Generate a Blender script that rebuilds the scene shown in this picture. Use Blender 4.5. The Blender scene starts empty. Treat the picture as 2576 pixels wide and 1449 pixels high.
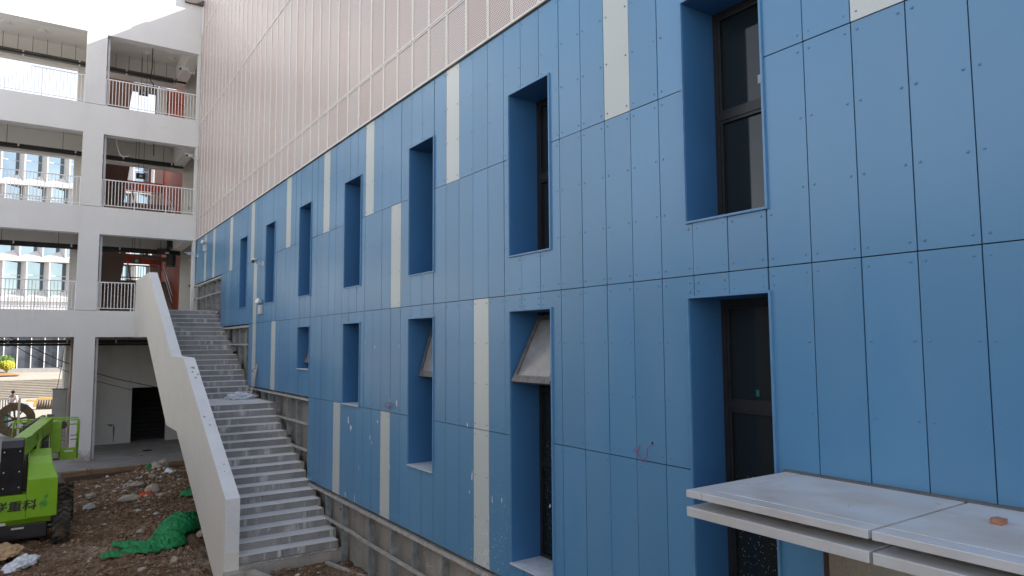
import bpy, math, random
from mathutils import Vector, Matrix, noise
random.seed(7)
R = math.radians
sc = bpy.context.scene
col = sc.collection

# ------------------------------------------------------------------ camera, sky, sun, exposure
cd = bpy.data.cameras.new('camera'); cam = bpy.data.objects.new('camera', cd); col.objects.link(cam)
cd.sensor_width = 36.0; cd.lens = 1739.13 / 2576 * 36; cd.clip_start = 0.05; cd.clip_end = 2000
_f, _cx, _cy = 1739.1329, 1288.0, 724.5
_Y = Vector((105 - _cx, 871 - _cy, _f)).normalized()
_X = Vector((3860 - _cx, 848 - _cy, _f)); _X = (_X - _Y * _X.dot(_Y)).normalized()
_Z = _X.cross(_Y)
if _Z.y > 0: _Z = -_Z
# world axes given in camera axes (x right, y down, z forward) -> camera axes in world
cx = Vector((_X.x, _Y.x, _Z.x)); cy = -Vector((_X.y, _Y.y, _Z.y)); cz = -Vector((_X.z, _Y.z, _Z.z))
M = Matrix((cx, cy, cz)).transposed().to_4x4(); M.translation = Vector((-5, 0, 0))
cam.matrix_world = M
sc.camera = cam

SUN = Vector((1.0, -0.40, 0.695)).normalized()      # towards the sun
world = bpy.data.worlds.new("World"); sc.world = world; world.use_nodes = True
wn = world.node_tree.nodes; wl = world.node_tree.links
sky = wn.new('ShaderNodeTexSky'); sky.sky_type = 'NISHITA'; sky.sun_disc = False
sky.sun_elevation = math.asin(SUN.z); sky.sun_rotation = math.atan2(SUN.x, SUN.y)
sky.air_density = 1.0; sky.dust_density = 0.4; sky.ozone_density = 1.0
bg = wn['Background']; bg.inputs[1].default_value = 0.15
hs = wn.new('ShaderNodeHueSaturation'); hs.inputs['Saturation'].default_value = 0.62     # camera white balance set for the shade
tn = wn.new('ShaderNodeMix'); tn.data_type = 'RGBA'; tn.blend_type = 'MULTIPLY'; tn.inputs[0].default_value = 1.0; tn.inputs[7].default_value = (1.12, 1.0, 0.90, 1)
wl.new(sky.outputs[0], hs.inputs['Color']); wl.new(hs.outputs[0], tn.inputs[6]); wl.new(tn.outputs[2], bg.inputs[0])
sd = bpy.data.lights.new('sun', 'SUN'); sd.energy = 5.0; sd.angle = R(0.5); sd.color = (1.0, 0.95, 0.87)
so = bpy.data.objects.new('sun', sd); col.objects.link(so)
so.rotation_euler = SUN.to_track_quat('Z', 'Y').to_euler(); so.location = (10, -10, 30)
sc.view_settings.view_transform = 'Standard'; sc.view_settings.look = 'None'
sc.view_settings.gamma = 1.0; sc.view_settings.use_curve_mapping = False
sc.view_settings.exposure = 1.48
sc.cycles.max_bounces = 12; sc.cycles.diffuse_bounces = 7

# ------------------------------------------------------------------ helpers
def tag(o, label=None, cat=None, group=None, kind=None):
    if label: o['label'] = label
    if cat: o['category'] = cat
    if group: o['group'] = group
    if kind: o['kind'] = kind
    return o
def empty(name, loc=(0, 0, 0), label=None, cat=None, group=None, rz=0, kind=None):
    o = bpy.data.objects.new(name, None); col.objects.link(o); o.location = loc; o.rotation_euler = (0, 0, rz)
    o.empty_display_size = 0.1
    return tag(o, label, cat, group, kind)
class MB:
    def __init__(s): s.v = []; s.f = []; s.sm = False
    def box(s, x0, x1, y0, y1, z0, z1):
        n = len(s.v)
        s.v += [(x0,y0,z0),(x1,y0,z0),(x1,y1,z0),(x0,y1,z0),(x0,y0,z1),(x1,y0,z1),(x1,y1,z1),(x0,y1,z1)]
        s.f += [(n,n+3,n+2,n+1),(n+4,n+5,n+6,n+7),(n,n+1,n+5,n+4),(n+1,n+2,n+6,n+5),(n+2,n+3,n+7,n+6),(n+3,n,n+4,n+7)]
        return s
    def obox(s, a, b, w, h, up=(0, 0, 1)):     # bar from a to b, w wide, h high
        a = Vector(a); b = Vector(b); d = (b - a).normalized(); u = Vector(up)
        side = d.cross(u)
        if side.length < 1e-4: side = d.cross(Vector((1, 0, 0)))
        side.normalize(); u = side.cross(d).normalized()
        n = len(s.v)
        for p in (a, b):
            for i, j in ((-1, -1), (1, -1), (1, 1), (-1, 1)): s.v.append(tuple(p + side * (i * w / 2) + u * (j * h / 2)))
        s.f += [(n,n+1,n+2,n+3),(n+7,n+6,n+5,n+4),(n,n+4,n+5,n+1),(n+1,n+5,n+6,n+2),(n+2,n+6,n+7,n+3),(n+3,n+7,n+4,n)]
        return s
    def tube(s, pts, r, seg=8, cap=True):
        pts = [Vector(p) for p in pts]; n0 = len(s.v); k = len(pts); pu = None
        for i, p in enumerate(pts):
            d = (pts[min(i+1, k-1)] - pts[max(i-1, 0)]).normalized()
            u = d.orthogonal().normalized() if pu is None else (pu - d * pu.dot(d))
            if u.length < 1e-4: u = d.orthogonal()
            u.normalize(); pu = u; w = d.cross(u)
            rr = r[i] if isinstance(r, (list, tuple)) else r
            for j in range(seg):
                a = 2 * math.pi * j / seg
                s.v.append(tuple(p + (u * math.cos(a) + w * math.sin(a)) * rr))
        for i in range(k - 1):
            for j in range(seg):
                a = n0 + i*seg + j; b = n0 + i*seg + (j+1) % seg
                s.f.append((a, b, b + seg, a + seg))
        if cap:
            s.f.append(tuple(range(n0 + seg - 1, n0 - 1, -1))); s.f.append(tuple(range(n0 + (k-1)*seg, n0 + k*seg)))
        return s
    def prism(s, prof, axis, a0, a1):           # polygon profile extruded along axis; prof = 2D coords of the other two axes in order
        n = len(s.v); k = len(prof)
        for a in (a0, a1):
            for p, q in prof:
                s.v.append((a, p, q) if axis == 0 else ((p, a, q) if axis == 1 else (p, q, a)))
        s.f.append(tuple(range(n + k - 1, n - 1, -1))); s.f.append(tuple(range(n + k, n + 2*k)))
        for i in range(k): s.f.append((n+i, n+(i+1) % k, n+k+(i+1) % k, n+k+i))
        return s
    def quad(s, *p):
        n = len(s.v); s.v += [tuple(q) for q in p]; s.f.append(tuple(range(n, n + len(p)))); return s
    def mesh(s, name, m=None, smooth=False, fix=True):
        me = bpy.data.meshes.new(name); me.from_pydata(s.v, [], s.f)
        if fix:
            import bmesh
            bm = bmesh.new(); bm.from_mesh(me); bmesh.ops.recalc_face_normals(bm, faces=bm.faces); bm.to_mesh(me); bm.free()
        if m: me.materials.append(m)
        if smooth: me.polygons.foreach_set('use_smooth', [True] * len(me.polygons))
        return me
    def build(s, name, m, parent=None, smooth=False, loc=None, label=None, kind=None, bevel=0, fix=True):
        o = bpy.data.objects.new(name, s.mesh(name, m, smooth, fix)); col.objects.link(o)
        if parent: o.parent = parent
        if loc: o.location = loc
        if label: o['label'] = label
        if kind: o['kind'] = kind
        if bevel:
            b = o.modifiers.new('b', 'BEVEL'); b.width = bevel; b.segments = 2; b.limit_method = 'ANGLE'
        return o
def inst(name, me, parent, loc, rot=None, label=None, scale=None):
    o = bpy.data.objects.new(name, me); col.objects.link(o)
    if parent: o.parent = parent
    o.location = loc
    if rot: o.rotation_euler = rot
    if scale: o.scale = scale
    if label: o['label'] = label
    return o
def box(name, m, parent, *c, **kw): return MB().box(*c).build(name, m, parent, **kw)

# ------------------------------------------------------------------ materials
class NT:
    def __init__(s, name):
        s.m = bpy.data.materials.new(name); s.m.use_nodes = True; s.t = s.m.node_tree; s.n = s.t.nodes; s.l = s.t.links
        s.b = s.n['Principled BSDF']; s.pos = s.n.new('ShaderNodeNewGeometry').outputs['Position']
    def map(s, sc3, loc=(0, 0, 0), vec=None):
        k = s.n.new('ShaderNodeMapping'); k.inputs['Scale'].default_value = sc3; k.inputs['Location'].default_value = loc
        s.l.new(vec or s.pos, k.inputs['Vector']); return k.outputs[0]
    def noise(s, scale, detail=4, rough=0.55, sc3=None, dist=0, vec=None):
        k = s.n.new('ShaderNodeTexNoise'); k.inputs['Scale'].default_value = scale; k.inputs['Detail'].default_value = detail
        k.inputs['Roughness'].default_value = rough; k.inputs['Distortion'].default_value = dist
        s.l.new(s.map(sc3, vec=vec) if sc3 else (vec or s.pos), k.inputs['Vector']); return k.outputs['Fac']
    def vor(s, scale, sc3=None, feature='F1', out='Distance', rnd=1.0):
        k = s.n.new('ShaderNodeTexVoronoi'); k.inputs['Scale'].default_value = scale; k.feature = feature; k.inputs['Randomness'].default_value = rnd
        s.l.new(s.map(sc3) if sc3 else s.pos, k.inputs['Vector']); return k.outputs[out]
    def ramp(s, fac, stops):
        k = s.n.new('ShaderNodeValToRGB'); e = k.color_ramp.elements
        while len(e) < len(stops): e.new(0.5)
        for i, (p, c) in enumerate(stops):
            e[i].position = p; e[i].color = (c, c, c, 1) if isinstance(c, (int, float)) else (*c, 1)
        s.l.new(fac, k.inputs[0]); return k.outputs[0]
    def math(s, op, a, b=None, c=None):
        k = s.n.new('ShaderNodeMath'); k.operation = op
        for i, x in enumerate((a, b, c)):
            if x is None: continue
            if isinstance(x, (int, float)): k.inputs[i].default_value = x
            else: s.l.new(x, k.inputs[i])
        return k.outputs[0]
    def mix(s, fac, a, b, mode='MIX'):
        k = s.n.new('ShaderNodeMix'); k.data_type = 'RGBA'; k.blend_type = mode
        for q, x in ((0, fac), (6, a), (7, b)):
            sock = k.inputs[q]
            if isinstance(x, (int, float)): sock.default_value = x if q == 0 else (x, x, x, 1)
            elif isinstance(x, tuple): sock.default_value = (*x, 1)
            else: s.l.new(x, sock)
        return k.outputs[2]
    def sep(s):
        k = s.n.new('ShaderNodeSeparateXYZ'); s.l.new(s.pos, k.inputs[0]); return k.outputs
    def rnd(s): return s.n.new('ShaderNodeObjectInfo').outputs['Random']
    def bump(s, h, strength, dist=0.01):
        k = s.n.new('ShaderNodeBump'); k.inputs['Strength'].default_value = strength; k.inputs['Distance'].default_value = dist
        s.l.new(h, k.inputs['Height']); s.l.new(k.outputs[0], s.b.inputs['Normal'])
    def done(s, color, rough=0.6, metal=0, spec=0.5):
        for nm, x in (('Base Color', color), ('Roughness', rough), ('Metallic', metal), ('Specular IOR Level', spec)):
            i = s.b.inputs[nm]
            if isinstance(x, tuple): i.default_value = (*x, 1)
            elif isinstance(x, (int, float)): i.default_value = x
            else: s.l.new(x, i)
        return s.m
def simple(name, c, rough=0.6, metal=0, var=0.18, scale=3.0, bump=0.0, bscale=40, spec=0.5, rndv=0.0):
    t = NT(name); n = t.noise(scale, 5)
    lo = tuple(x * (1 - var) for x in c); hi = tuple(min(1, x * (1 + var)) for x in c)
    cc = t.ramp(n, [(0.3, lo), (0.7, hi)])
    if rndv:
        cc = t.mix(1.0, cc, t.ramp(t.rnd(), [(0, 1 - rndv), (1, 1 + rndv * .0)]), 'MULTIPLY')
    if bump: t.bump(t.noise(bscale, 4), bump, 0.01)
    return t.done(cc, rough, metal, spec)

def panel_mat(name, base, base2):
    t = NT(name); s = t.sep()
    big = t.noise(0.35, 3); fine = t.noise(1.6, 2, .4, sc3=(1, 1, 0.35))
    c = t.ramp(big, [(0.25, base), (0.75, base2)])
    c = t.mix(1.0, c, t.ramp(t.rnd(), [(0, 0.89), (1, 1.0)]), 'MULTIPLY')
    c = t.mix(t.ramp(fine, [(0.35, 0.0), (0.85, 0.06)]), c, (0.45, 0.48, 0.5))
    # paint spatter: dense low on the wall around one stretch, sparse elsewhere near it
    ym = t.math('MULTIPLY', t.ramp(t.math('MULTIPLY', t.math('ADD', s[1], -3.5), 0.1), [(0.0, 0), (0.10, 1), (0.50, 1), (0.95, 0.0)]), 1.0)
    zm = t.ramp(t.math('MULTIPLY', t.math('ADD', s[2], 3.2), 0.4), [(0.1, 1), (0.55, 0.55), (0.95, 0)])
    core = t.ramp(t.math('ABSOLUTE', t.math('ADD', s[1], -8.0)), [(0.0, 1.0), (1.0, 0.1)])
    m = t.math('MULTIPLY', t.math('MULTIPLY', ym, zm), t.math('ADD', t.math('MULTIPLY', core, .75), .3))
    patch = t.ramp(t.noise(1.7, 3), [(0.35, 0.15), (0.62, 1.0)])
    m = t.math('MULTIPLY', m, patch)
    d1 = t.vor(26, (1, 1, 0.6)); 
    thr = t.math('MULTIPLY', m, 0.24)
    sp = t.math('LESS_THAN', d1, thr)
    d2 = t.vor(60, (1, 1, 0.7)); sp2 = t.math('LESS_THAN', d2, t.math('MULTIPLY', m, 0.22))
    sp = t.math('MAXIMUM', sp, sp2)
    # pale run-off streak on the far section
    g = t.ramp(t.math('MULTIPLY', t.math('ABSOLUTE', t.math('ADD', s[1], -24.0)), 1.0), [(0.0, 1), (0.55, 0.0)])
    g = t.math('MULTIPLY', g, t.ramp(t.noise(5, 4, sc3=(1, 3, 0.15)), [(0.5, 0), (0.62, 0.9)]))
    dusty = t.math('MULTIPLY', g, t.ramp(s[2], [(0.0, 1), (1.0, 1)]))
    c = t.mix(t.math('MULTIPLY', dusty, .55), c, (0.50, 0.54, 0.55))
    c = t.mix(sp, c, (0.80, 0.82, 0.82))
    # soft unevenness of thin sheet (oil canning)
    t.bump(t.noise(1.1, 2, sc3=(1, 1.6, 0.8)), 0.10, 0.05)
    return t.done(c, t.ramp(fine, [(0.3, 0.29), (0.7, 0.33)]), 0.0, 0.6)
M_blue = panel_mat('blue_panel_paint', (0.082, 0.238, 0.415), (0.098, 0.262, 0.450))
M_pale = panel_mat('pale_grey_panel_paint', (0.52, 0.56, 0.54), (0.57, 0.60, 0.575))
M_reveal = simple('blue_paint_recess_shade', (0.045, 0.155, 0.34), 0.45, var=0.08, scale=1.2)  # same wall blue, coloured darker to stand for shade in the window recess
M_lip = simple('blue_lip_paint', (0.10, 0.24, 0.42), 0.35, var=0.1, scale=8)
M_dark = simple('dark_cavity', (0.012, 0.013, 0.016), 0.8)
M_frame = simple('window_frame_black', (0.016, 0.015, 0.016), 0.45, var=0.25, scale=12)
t = NT('window_glass_dark')
_sp = t.math('LESS_THAN', t.vor(42), 0.12)
_ss = t.sep(); _mm = t.ramp(t.math('MULTIPLY', t.math('ADD', _ss[2], 2.9), .35), [(0.0, 1), (0.9, 0)])
_spm = t.math('MULTIPLY', t.math('GREATER_THAN', t.math('MULTIPLY', _mm, t.noise(3, 3)), 0.20), _sp)
M_glass = t.done(t.mix(_spm, (0.012, 0.018, 0.02), (0.7, 0.7, 0.7)), 0.06, 0, 0.38)
M_sashglass = simple('dusty_frosted_glass', (0.26, 0.255, 0.245), 0.22, var=0.22, scale=4)
M_sashframe = simple('dusty_sash_frame', (0.13, 0.125, 0.12), 0.55, var=0.35, scale=14)
M_sill = simple('dusty_sill', (0.50, 0.55, 0.60), 0.6, var=0.12, scale=10)
M_conc = None
def conc_mat(name, a, b, streak=0.3, bumpk=.25, stain=(0.16, 0.15, 0.12)):
    t = NT(name); n1 = t.noise(1.3, 6, .65); n2 = t.noise(3.0, 4, sc3=(1, 1, .12)); n3 = t.noise(40, 3)
    c = t.ramp(n1, [(0.3, a), (0.7, b)])
    c = t.mix(t.ramp(n2, [(0.52, 0.0), (0.75, streak)]), c, stain)
    c = t.mix(0.12, c, t.ramp(n3, [(0.3, 0.0), (0.7, 1.0)]), 'OVERLAY')
    t.bump(t.noise(25, 6), bumpk, 0.01)
    return t.done(c, 0.85)
M_conc = conc_mat('raw_concrete', (0.27, 0.245, 0.21), (0.40, 0.37, 0.33), .55)
M_concspat = (lambda t: t.done(t.mix(t.math('LESS_THAN', t.vor(16, (1, 1, .5)), t.math('MULTIPLY', t.ramp(t.noise(1.2, 3), [(.4, 0), (.6, 1)]), .14)), t.mix(t.ramp(t.noise(2.4, 4, sc3=(1, 1, .2)), [(.45, 0), (.75, .6)]), t.ramp(t.noise(1.1, 6, .65), [(.3, (0.27, .245, .21)), (.7, (.40, .37, .33))]), (0.15, .14, .10)), (.75, .74, .7)), .85))(NT('spattered_concrete'))
def _plaster():
    t = NT('white_plaster'); s_ = t.sep()
    c = t.ramp(t.noise(.8, 6, .6), [(.3, (0.67, .66, .655)), (.7, (.73, .72, .71))])
    c = t.mix(t.ramp(t.noise(1.6, 4, sc3=(1, 1, .10)), [(.56, 0), (.72, .16)]), c, (0.50, .48, .46))
    c = t.mix(t.math('MULTIPLY', t.ramp(t.noise(3.2, 6, .7), [(.60, 0), (.64, .35)]), t.ramp(t.noise(.35, 2), [(.5, 0), (.6, 1)])), c, (0.55, .53, .5))
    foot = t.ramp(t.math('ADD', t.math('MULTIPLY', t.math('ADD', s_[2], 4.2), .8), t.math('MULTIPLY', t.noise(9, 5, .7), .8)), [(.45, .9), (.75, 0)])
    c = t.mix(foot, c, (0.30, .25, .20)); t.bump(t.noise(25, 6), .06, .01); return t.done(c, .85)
M_plaster = _plaster()
M_plaster_in = conc_mat('interior_plaster', (0.76, 0.74, 0.70), (0.80, 0.78, 0.74), .08, .08, (0.4, 0.37, 0.33))
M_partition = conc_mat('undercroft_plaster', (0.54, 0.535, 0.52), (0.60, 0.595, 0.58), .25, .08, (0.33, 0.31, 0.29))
M_parapet = conc_mat('beige_render', (0.66, 0.625, 0.57), (0.70, 0.665, 0.61), .10, .07, (0.45, 0.41, 0.35))
M_cope = conc_mat('pale_coping', (0.66, 0.66, 0.67), (0.74, 0.74, 0.74), .10, .10, (0.4, 0.4, 0.4))
M_soffit = simple('brown_soffit_paint', (0.30, 0.225, 0.19), 0.8, var=.06)
M_orange = simple('terracotta_red_paint', (0.56, 0.135, 0.065), 0.6, var=.14, scale=1.2)
M_rail = simple('white_railing_paint', (0.78, 0.78, 0.78), 0.4, var=.05)
M_steelrail = simple('brushed_steel', (0.45, 0.42, 0.42), 0.25, 0.9, var=.1)
M_black = simple('black_duct', (0.018, 0.018, 0.02), 0.5, var=.3)
M_greyduct = simple('grey_duct', (0.10, 0.10, 0.095), 0.5, var=.3)
M_pipe = simple('pvc_white', (0.62, 0.64, 0.68), 0.35, var=.1)
M_galv = simple('galvanised_steel', (0.30, 0.325, 0.335), 0.45, 0.35, var=.3, scale=7, rndv=.25)
M_galvd = simple('dusty_galvanised_rail', (0.44, 0.42, 0.385), 0.6, 0.15, var=.28, scale=9)
def tile_mat(name, a, b, eff):
    t = NT(name); c = t.ramp(t.noise(1.8, 6, .6), [(0.3, a), (0.7, b)])
    c = t.mix(1.0, c, t.ramp(t.rnd(), [(0, .80), (1, 1.0)]), 'MULTIPLY')
    s1 = t.noise(7, 4, .6, sc3=(1, 1, .12)); s2 = t.noise(1.6, 3)
    e = t.math('MULTIPLY', t.ramp(s1, [(0.50, 0), (0.66, eff)]), t.ramp(s2, [(0.46, 0), (0.62, 1)]))
    c = t.mix(e, c, (0.60, 0.60, 0.60))
    c = t.mix(.15, c, t.ramp(t.noise(60, 3), [(.35, 0.), (.65, 1.)]), 'OVERLAY')
    t.bump(t.noise(60, 4), .15, .005)
    return t.done(c, .75)
M_tile = tile_mat('grey_stone_riser', (0.23, 0.225, 0.23), (0.30, 0.29, 0.29), .9)
M_tread = tile_mat('dusty_stone_tread', (0.72, 0.71, 0.70), (0.80, 0.79, 0.78), .9)
M_alu = (lambda t: (t.bump(t.noise(1.3, 2), .06, .02), t.done(t.mix(t.ramp(t.noise(2.2, 5, sc3=(1, .6, 1)), [(.42, 0), (.66, .85)]), (0.63, .645, .67), (.53, .49, .44)), t.ramp(t.noise(5, 4), [(.3, .38), (.7, .6)]), 0.25))[1])(NT('grey_aluminium_panel'))
M_alus = simple('grey_aluminium_shadow_gap', (0.33, 0.315, 0.30), 0.5, .2, var=.1)
t = NT('perforated_sheet')   # light sheet, dark round holes in staggered rows
tc = t.n.new('ShaderNodeTexCoord').outputs['Object']
sx = t.n.new('ShaderNodeSeparateXYZ'); t.l.new(tc, sx.inputs[0])
P = 0.034
def cell(oy, oz):
    a = t.math('SUBTRACT', t.math('MULTIPLY', t.math('FRACT', t.math('ADD', t.math('DIVIDE', sx.outputs[1], P), oy)), P), P / 2)
    b = t.math('SUBTRACT', t.math('MULTIPLY', t.math('FRACT', t.math('ADD', t.math('DIVIDE', sx.outputs[2], P * 1.732), oz)), P * 1.732), P * .866)
    return t.math('SQRT', t.math('ADD', t.math('MULTIPLY', a, a), t.math('MULTIPLY', b, b)))
hd = t.math('MINIMUM', cell(0, 0), cell(.5, .5))
hole = t.math('LESS_THAN', hd, 0.0098)
tint = t.ramp(t.rnd(), [(0, (0.58, 0.505, 0.475)), (0.5, (0.63, 0.555, 0.53)), (1, (0.60, 0.565, 0.55))])
colr = t.mix(hole, tint, (0.17, 0.055, 0.035))
t.bump(t.noise(.8, 2), .12, .05)
M_perf = t.done(colr, 0.38, 0.0, 0.6)
M_perfframe = simple('screen_frame', (0.76, 0.725, 0.705), 0.4, var=.05)
M_perfedge = simple('screen_edge_trim', (0.42, 0.37, 0.31), 0.5, var=.2)
# soil
t = NT('churned_soil')
n1 = t.noise(1.1, 6, .65); n2 = t.noise(9, 6, .7); n3 = t.vor(22)
c = t.ramp(t.noise(.7, 5, .6), [(.38, (0.15, .088, .050)), (.50, (0.27, .178, .112)), (.64, (.43, .33, .25))])
c = t.mix(t.ramp(n2, [(.35, 0.75), (.65, 0.0)]), c, (0.10, 0.06, 0.036))
c = t.mix(t.ramp(t.noise(30, 3), [(.62, 0), (.72, .6)]), c, (0.32, .29, .25))
t.bump(t.noise(22, 8, .7), 1.0, .05)
M_soil = t.done(c, .95, 0, .2)
def clod_mat(name, stops):
    t = NT(name); c = t.ramp(t.noise(6, 4), stops); c = t.mix(1, c, t.ramp(t.noise(30, 4), [(.3, .6), (.7, 1.0)]), 'MULTIPLY')
    t.bump(t.noise(50, 5), .6, .02); return t.done(c, .95, 0, .2)
M_clod = clod_mat('soil_clods', [(.3, (0.13, .078, .044)), (.5, (.27, .175, .108)), (.7, (.44, .34, .25))])
M_rock = clod_mat('rubble_stone', [(.3, (0.38, .33, .27)), (.7, (.60, .54, .46))])
M_chip = simple('pale_debris', (0.45, 0.42, 0.38), .8, var=.4, scale=8)
M_brick = simple('broken_brick', (0.36, 0.17, 0.11), .9, var=.3, scale=20)
M_floor = conc_mat('undercroft_floor', (0.20, 0.195, 0.19), (0.31, 0.30, 0.29), .3, .2)
M_pave = conc_mat('sunlit_paving', (0.26, 0.235, 0.20), (0.33, 0.30, 0.26), .1, .1)
M_asph = conc_mat('yard_ground', (0.13, 0.11, 0.09), (0.18, 0.155, 0.13), .1, .1)
M_wood = (lambda t: t.done(t.ramp(t.noise(14, 5, sc3=(.15, 1, 1)), [(.3, (0.20, .12, .065)), (.7, (.34, .23, .14))]), .8))(NT('timber'))
M_woodd = (lambda t: t.done(t.ramp(t.noise(14, 5, sc3=(.15, 1, 1)), [(.3, (0.07, .05, .035)), (.7, (.13, .09, .06))]), .85))(NT('dark_timber'))
M_lime = simple('lime_green_paint', (0.23, 0.46, 0.02), 0.35, var=.10, scale=2.0)
t = NT('lime_green_counterweight')
c = t.ramp(t.noise(1.5, 4), [(.3, (0.19, .40, .012)), (.7, (.24, .47, .02))])
c = t.mix(t.ramp(t.noise(3.3, 2), [(.66, 0), (.74, .8)]), c, (0.02, .22, .06))
M_lime2 = t.done(c, .35)
M_blackp = simple('black_cover', (0.015, 0.014, 0.018), 0.35, var=.4, scale=5)
M_rubber = clod_mat('muddy_rubber', [(.3, (0.045, .044, .042)), (.5, (.07, .063, .055)), (.65, (.20, .15, .105))])
M_text = simple('black_lettering', (0.012, 0.013, 0.012), .5, var=.3, scale=40)
M_net = simple('green_debris_net', (0.008, 0.21, 0.062), .65, var=.35, scale=7, bump=.3, bscale=120)
M_white = simple('white_plastic', (0.72, 0.73, 0.74), .45, var=.08)
M_bag = simple('white_woven_sack', (0.62, 0.65, 0.70), .6, var=.15, scale=9, bump=.3, bscale=60)
M_paper = simple('brown_paper_sack', (0.40, 0.27, 0.15), .75, var=.2, scale=6, bump=.3, bscale=20)
M_red = simple('orange_rag_cloth', (0.70, 0.10, 0.03), .7)
M_wirep = simple('pink_wire_sheath', (0.35, 0.05, 0.15), .5)
M_copper = simple('rusty_copper', (0.30, 0.09, 0.05), .5, .2)
M_drum = simple('drum_plywood', (0.20, 0.15, 0.09), .8, var=.3, scale=6)
M_coil = simple('dusty_corrugated_hose', (0.15, 0.12, 0.09), .7, var=.3, scale=10)
M_yellow = simple('yellow_paint', (0.42, 0.25, 0.07), .5, var=.15)
M_cab = simple('grey_cabinet', (0.35, 0.345, 0.34), .5, var=.08)
M_fwall = simple('far_white_cladding', (0.66, 0.65, 0.65), .5, var=.03)
M_ffin = simple('far_grey_fin', (0.58, 0.565, 0.57), .6, var=.05)
t = NT('far_glass'); M_fglass = t.done(t.ramp(t.noise(.22, 3), [(.35, (0.14, .19, .23)), (.65, (.21, .27, .32))]), .06, 1.0, .8)
t = NT('far_shop_glass'); M_fglass2 = t.done(t.ramp(t.noise(.5, 4), [(.35, (0.05, .06, .075)), (.65, (.16, .18, .21))]), .1, .1, .6)
M_leafg = simple('dark_green_leaves', (0.07, 0.14, 0.025), .6, var=.5, scale=9)
M_leafy = simple('yellow_green_leaves', (0.34, 0.33, 0.02), .6, var=.4, scale=9)
M_soilo = simple('orange_brown_soil', (0.26, 0.13, 0.05), .9, var=.3)
M_skin = simple('skin', (0.42, 0.24, 0.17), .6)
M_hair = simple('dark_hair', (0.02, 0.018, 0.016), .6)
M_shirt = simple('white_shirt', (0.68, 0.68, 0.70), .8)
M_trou = simple('dark_trousers', (0.05, 0.055, 0.07), .8)
M_signlit = simple('exit_sign_pictogram', (0.55, 0.60, 0.55), .5)
M_label = simple('silver_label', (0.5, 0.5, 0.5), .5)
M_body = simple('building_core', (0.45, 0.44, 0.42), .8)

# ------------------------------------------------------------------ terrain
def hgt(x, y):
    """soil height in the yard"""
    z = -4.47
    z += 0.16 * noise.noise(Vector((x * .35, y * .35, 3))) + 0.10 * noise.noise(Vector((x * 1.1, y * 1.1, 7)))
    v = noise.fractal(Vector((x * 3.2, y * 3.2, 1.5)), .8, 2.1, 5); z += 0.055 * v
    rd = 1 - abs(noise.noise(Vector((x * 7, y * 7, 5)))) * 2; z += 0.035 * rd * (1 + noise.noise(Vector((x * .8, y * .8, 12))))
    # heaped against the stair wall and under it
    d = max(0, min(1, (x + 3.0) / 1.4)); z += .10 * d * max(0, min(1, (y - 13) / 4))
    # spoil heap near the floor edge
    z += 0.20 * math.exp(-(((x + 1.7) / .9) ** 2 + ((y - 25.6) / 1.6) ** 2))
    z += 0.22 * math.exp(-(((x + 1.1) / .6) ** 2 + ((y - 22.6) / 2.2) ** 2))
    # right of the parapet by the stair foot: slightly higher fill
    if x > -2.1 and y < 13.7:
        z += .22 * max(0, min(1, (x + 2.1) / .8))
    # wheel ruts
    for xr in (-4.45,):
        if y < 24: z -= 0.07 * math.exp(-((x - xr) / .22) ** 2) * (0.7 + .3 * math.sin(y * 9))
    return z
def grid_mesh(name, x0, x1, y0, y1, st, m, fn, kind):
    nx = int(round((x1 - x0) / st)) + 1; ny = int(round((y1 - y0) / st)) + 1
    v = [(x0 + i * st, y0 + j * st, fn(x0 + i * st, y0 + j * st)) for j in range(ny) for i in range(nx)]
    f = [(j*nx+i, j*nx+i+1, (j+1)*nx+i+1, (j+1)*nx+i) for j in range(ny-1) for i in range(nx-1)]
    me = bpy.data.meshes.new(name); me.from_pydata(v, [], f); me.materials.append(m)
    me.polygons.foreach_set('use_smooth', [True] * len(me.polygons))
    o = bpy.data.objects.new(name, me); col.objects.link(o); o['kind'] = kind; return o
grid_mesh('yard_soil', -8.6, 0.24, 8.0, 28.0, 0.035, M_soil, hgt, 'structure')
# one great sheet to the horizon, below everything
g = MB().quad((-900, -900, -4.78), (900, -900, -4.78), (900, 900, -4.78), (-900, 900, -4.78)).build('ground', M_asph, kind='structure', fix=False)
box('rear_yard_paving', M_pave, None, -45, 30, 42.0, 69.0, -4.75, -4.2, kind='structure')
box('undercroft_floor', M_floor, None, -30, 1.2, 27.95, 42.0, -4.74, -4.195, kind='structure')
ts = empty('terrace_steps', (-10, 69, -4.2), kind='structure')
for i in range(11):
    box('step', M_pave, ts, -22, 18, i * .36, 12 + .0, i * .12 - .02 if i else 0, (i + 1) * .12 + .001 * i - .035)
    box('step_tread', M_pave, ts, -22, 18, i * .36 - .06, 12 + .01, (i + 1) * .12 + .001 * i - .0345, (i + 1) * .12 + .001 * i)
MB().quad((-40, 73.3, -2.86), (20, 73.3, -2.86), (20, 90, -2.36), (-40, 90, -2.36)).build('upper_paving', M_pave, kind='structure', fix=False)

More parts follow.
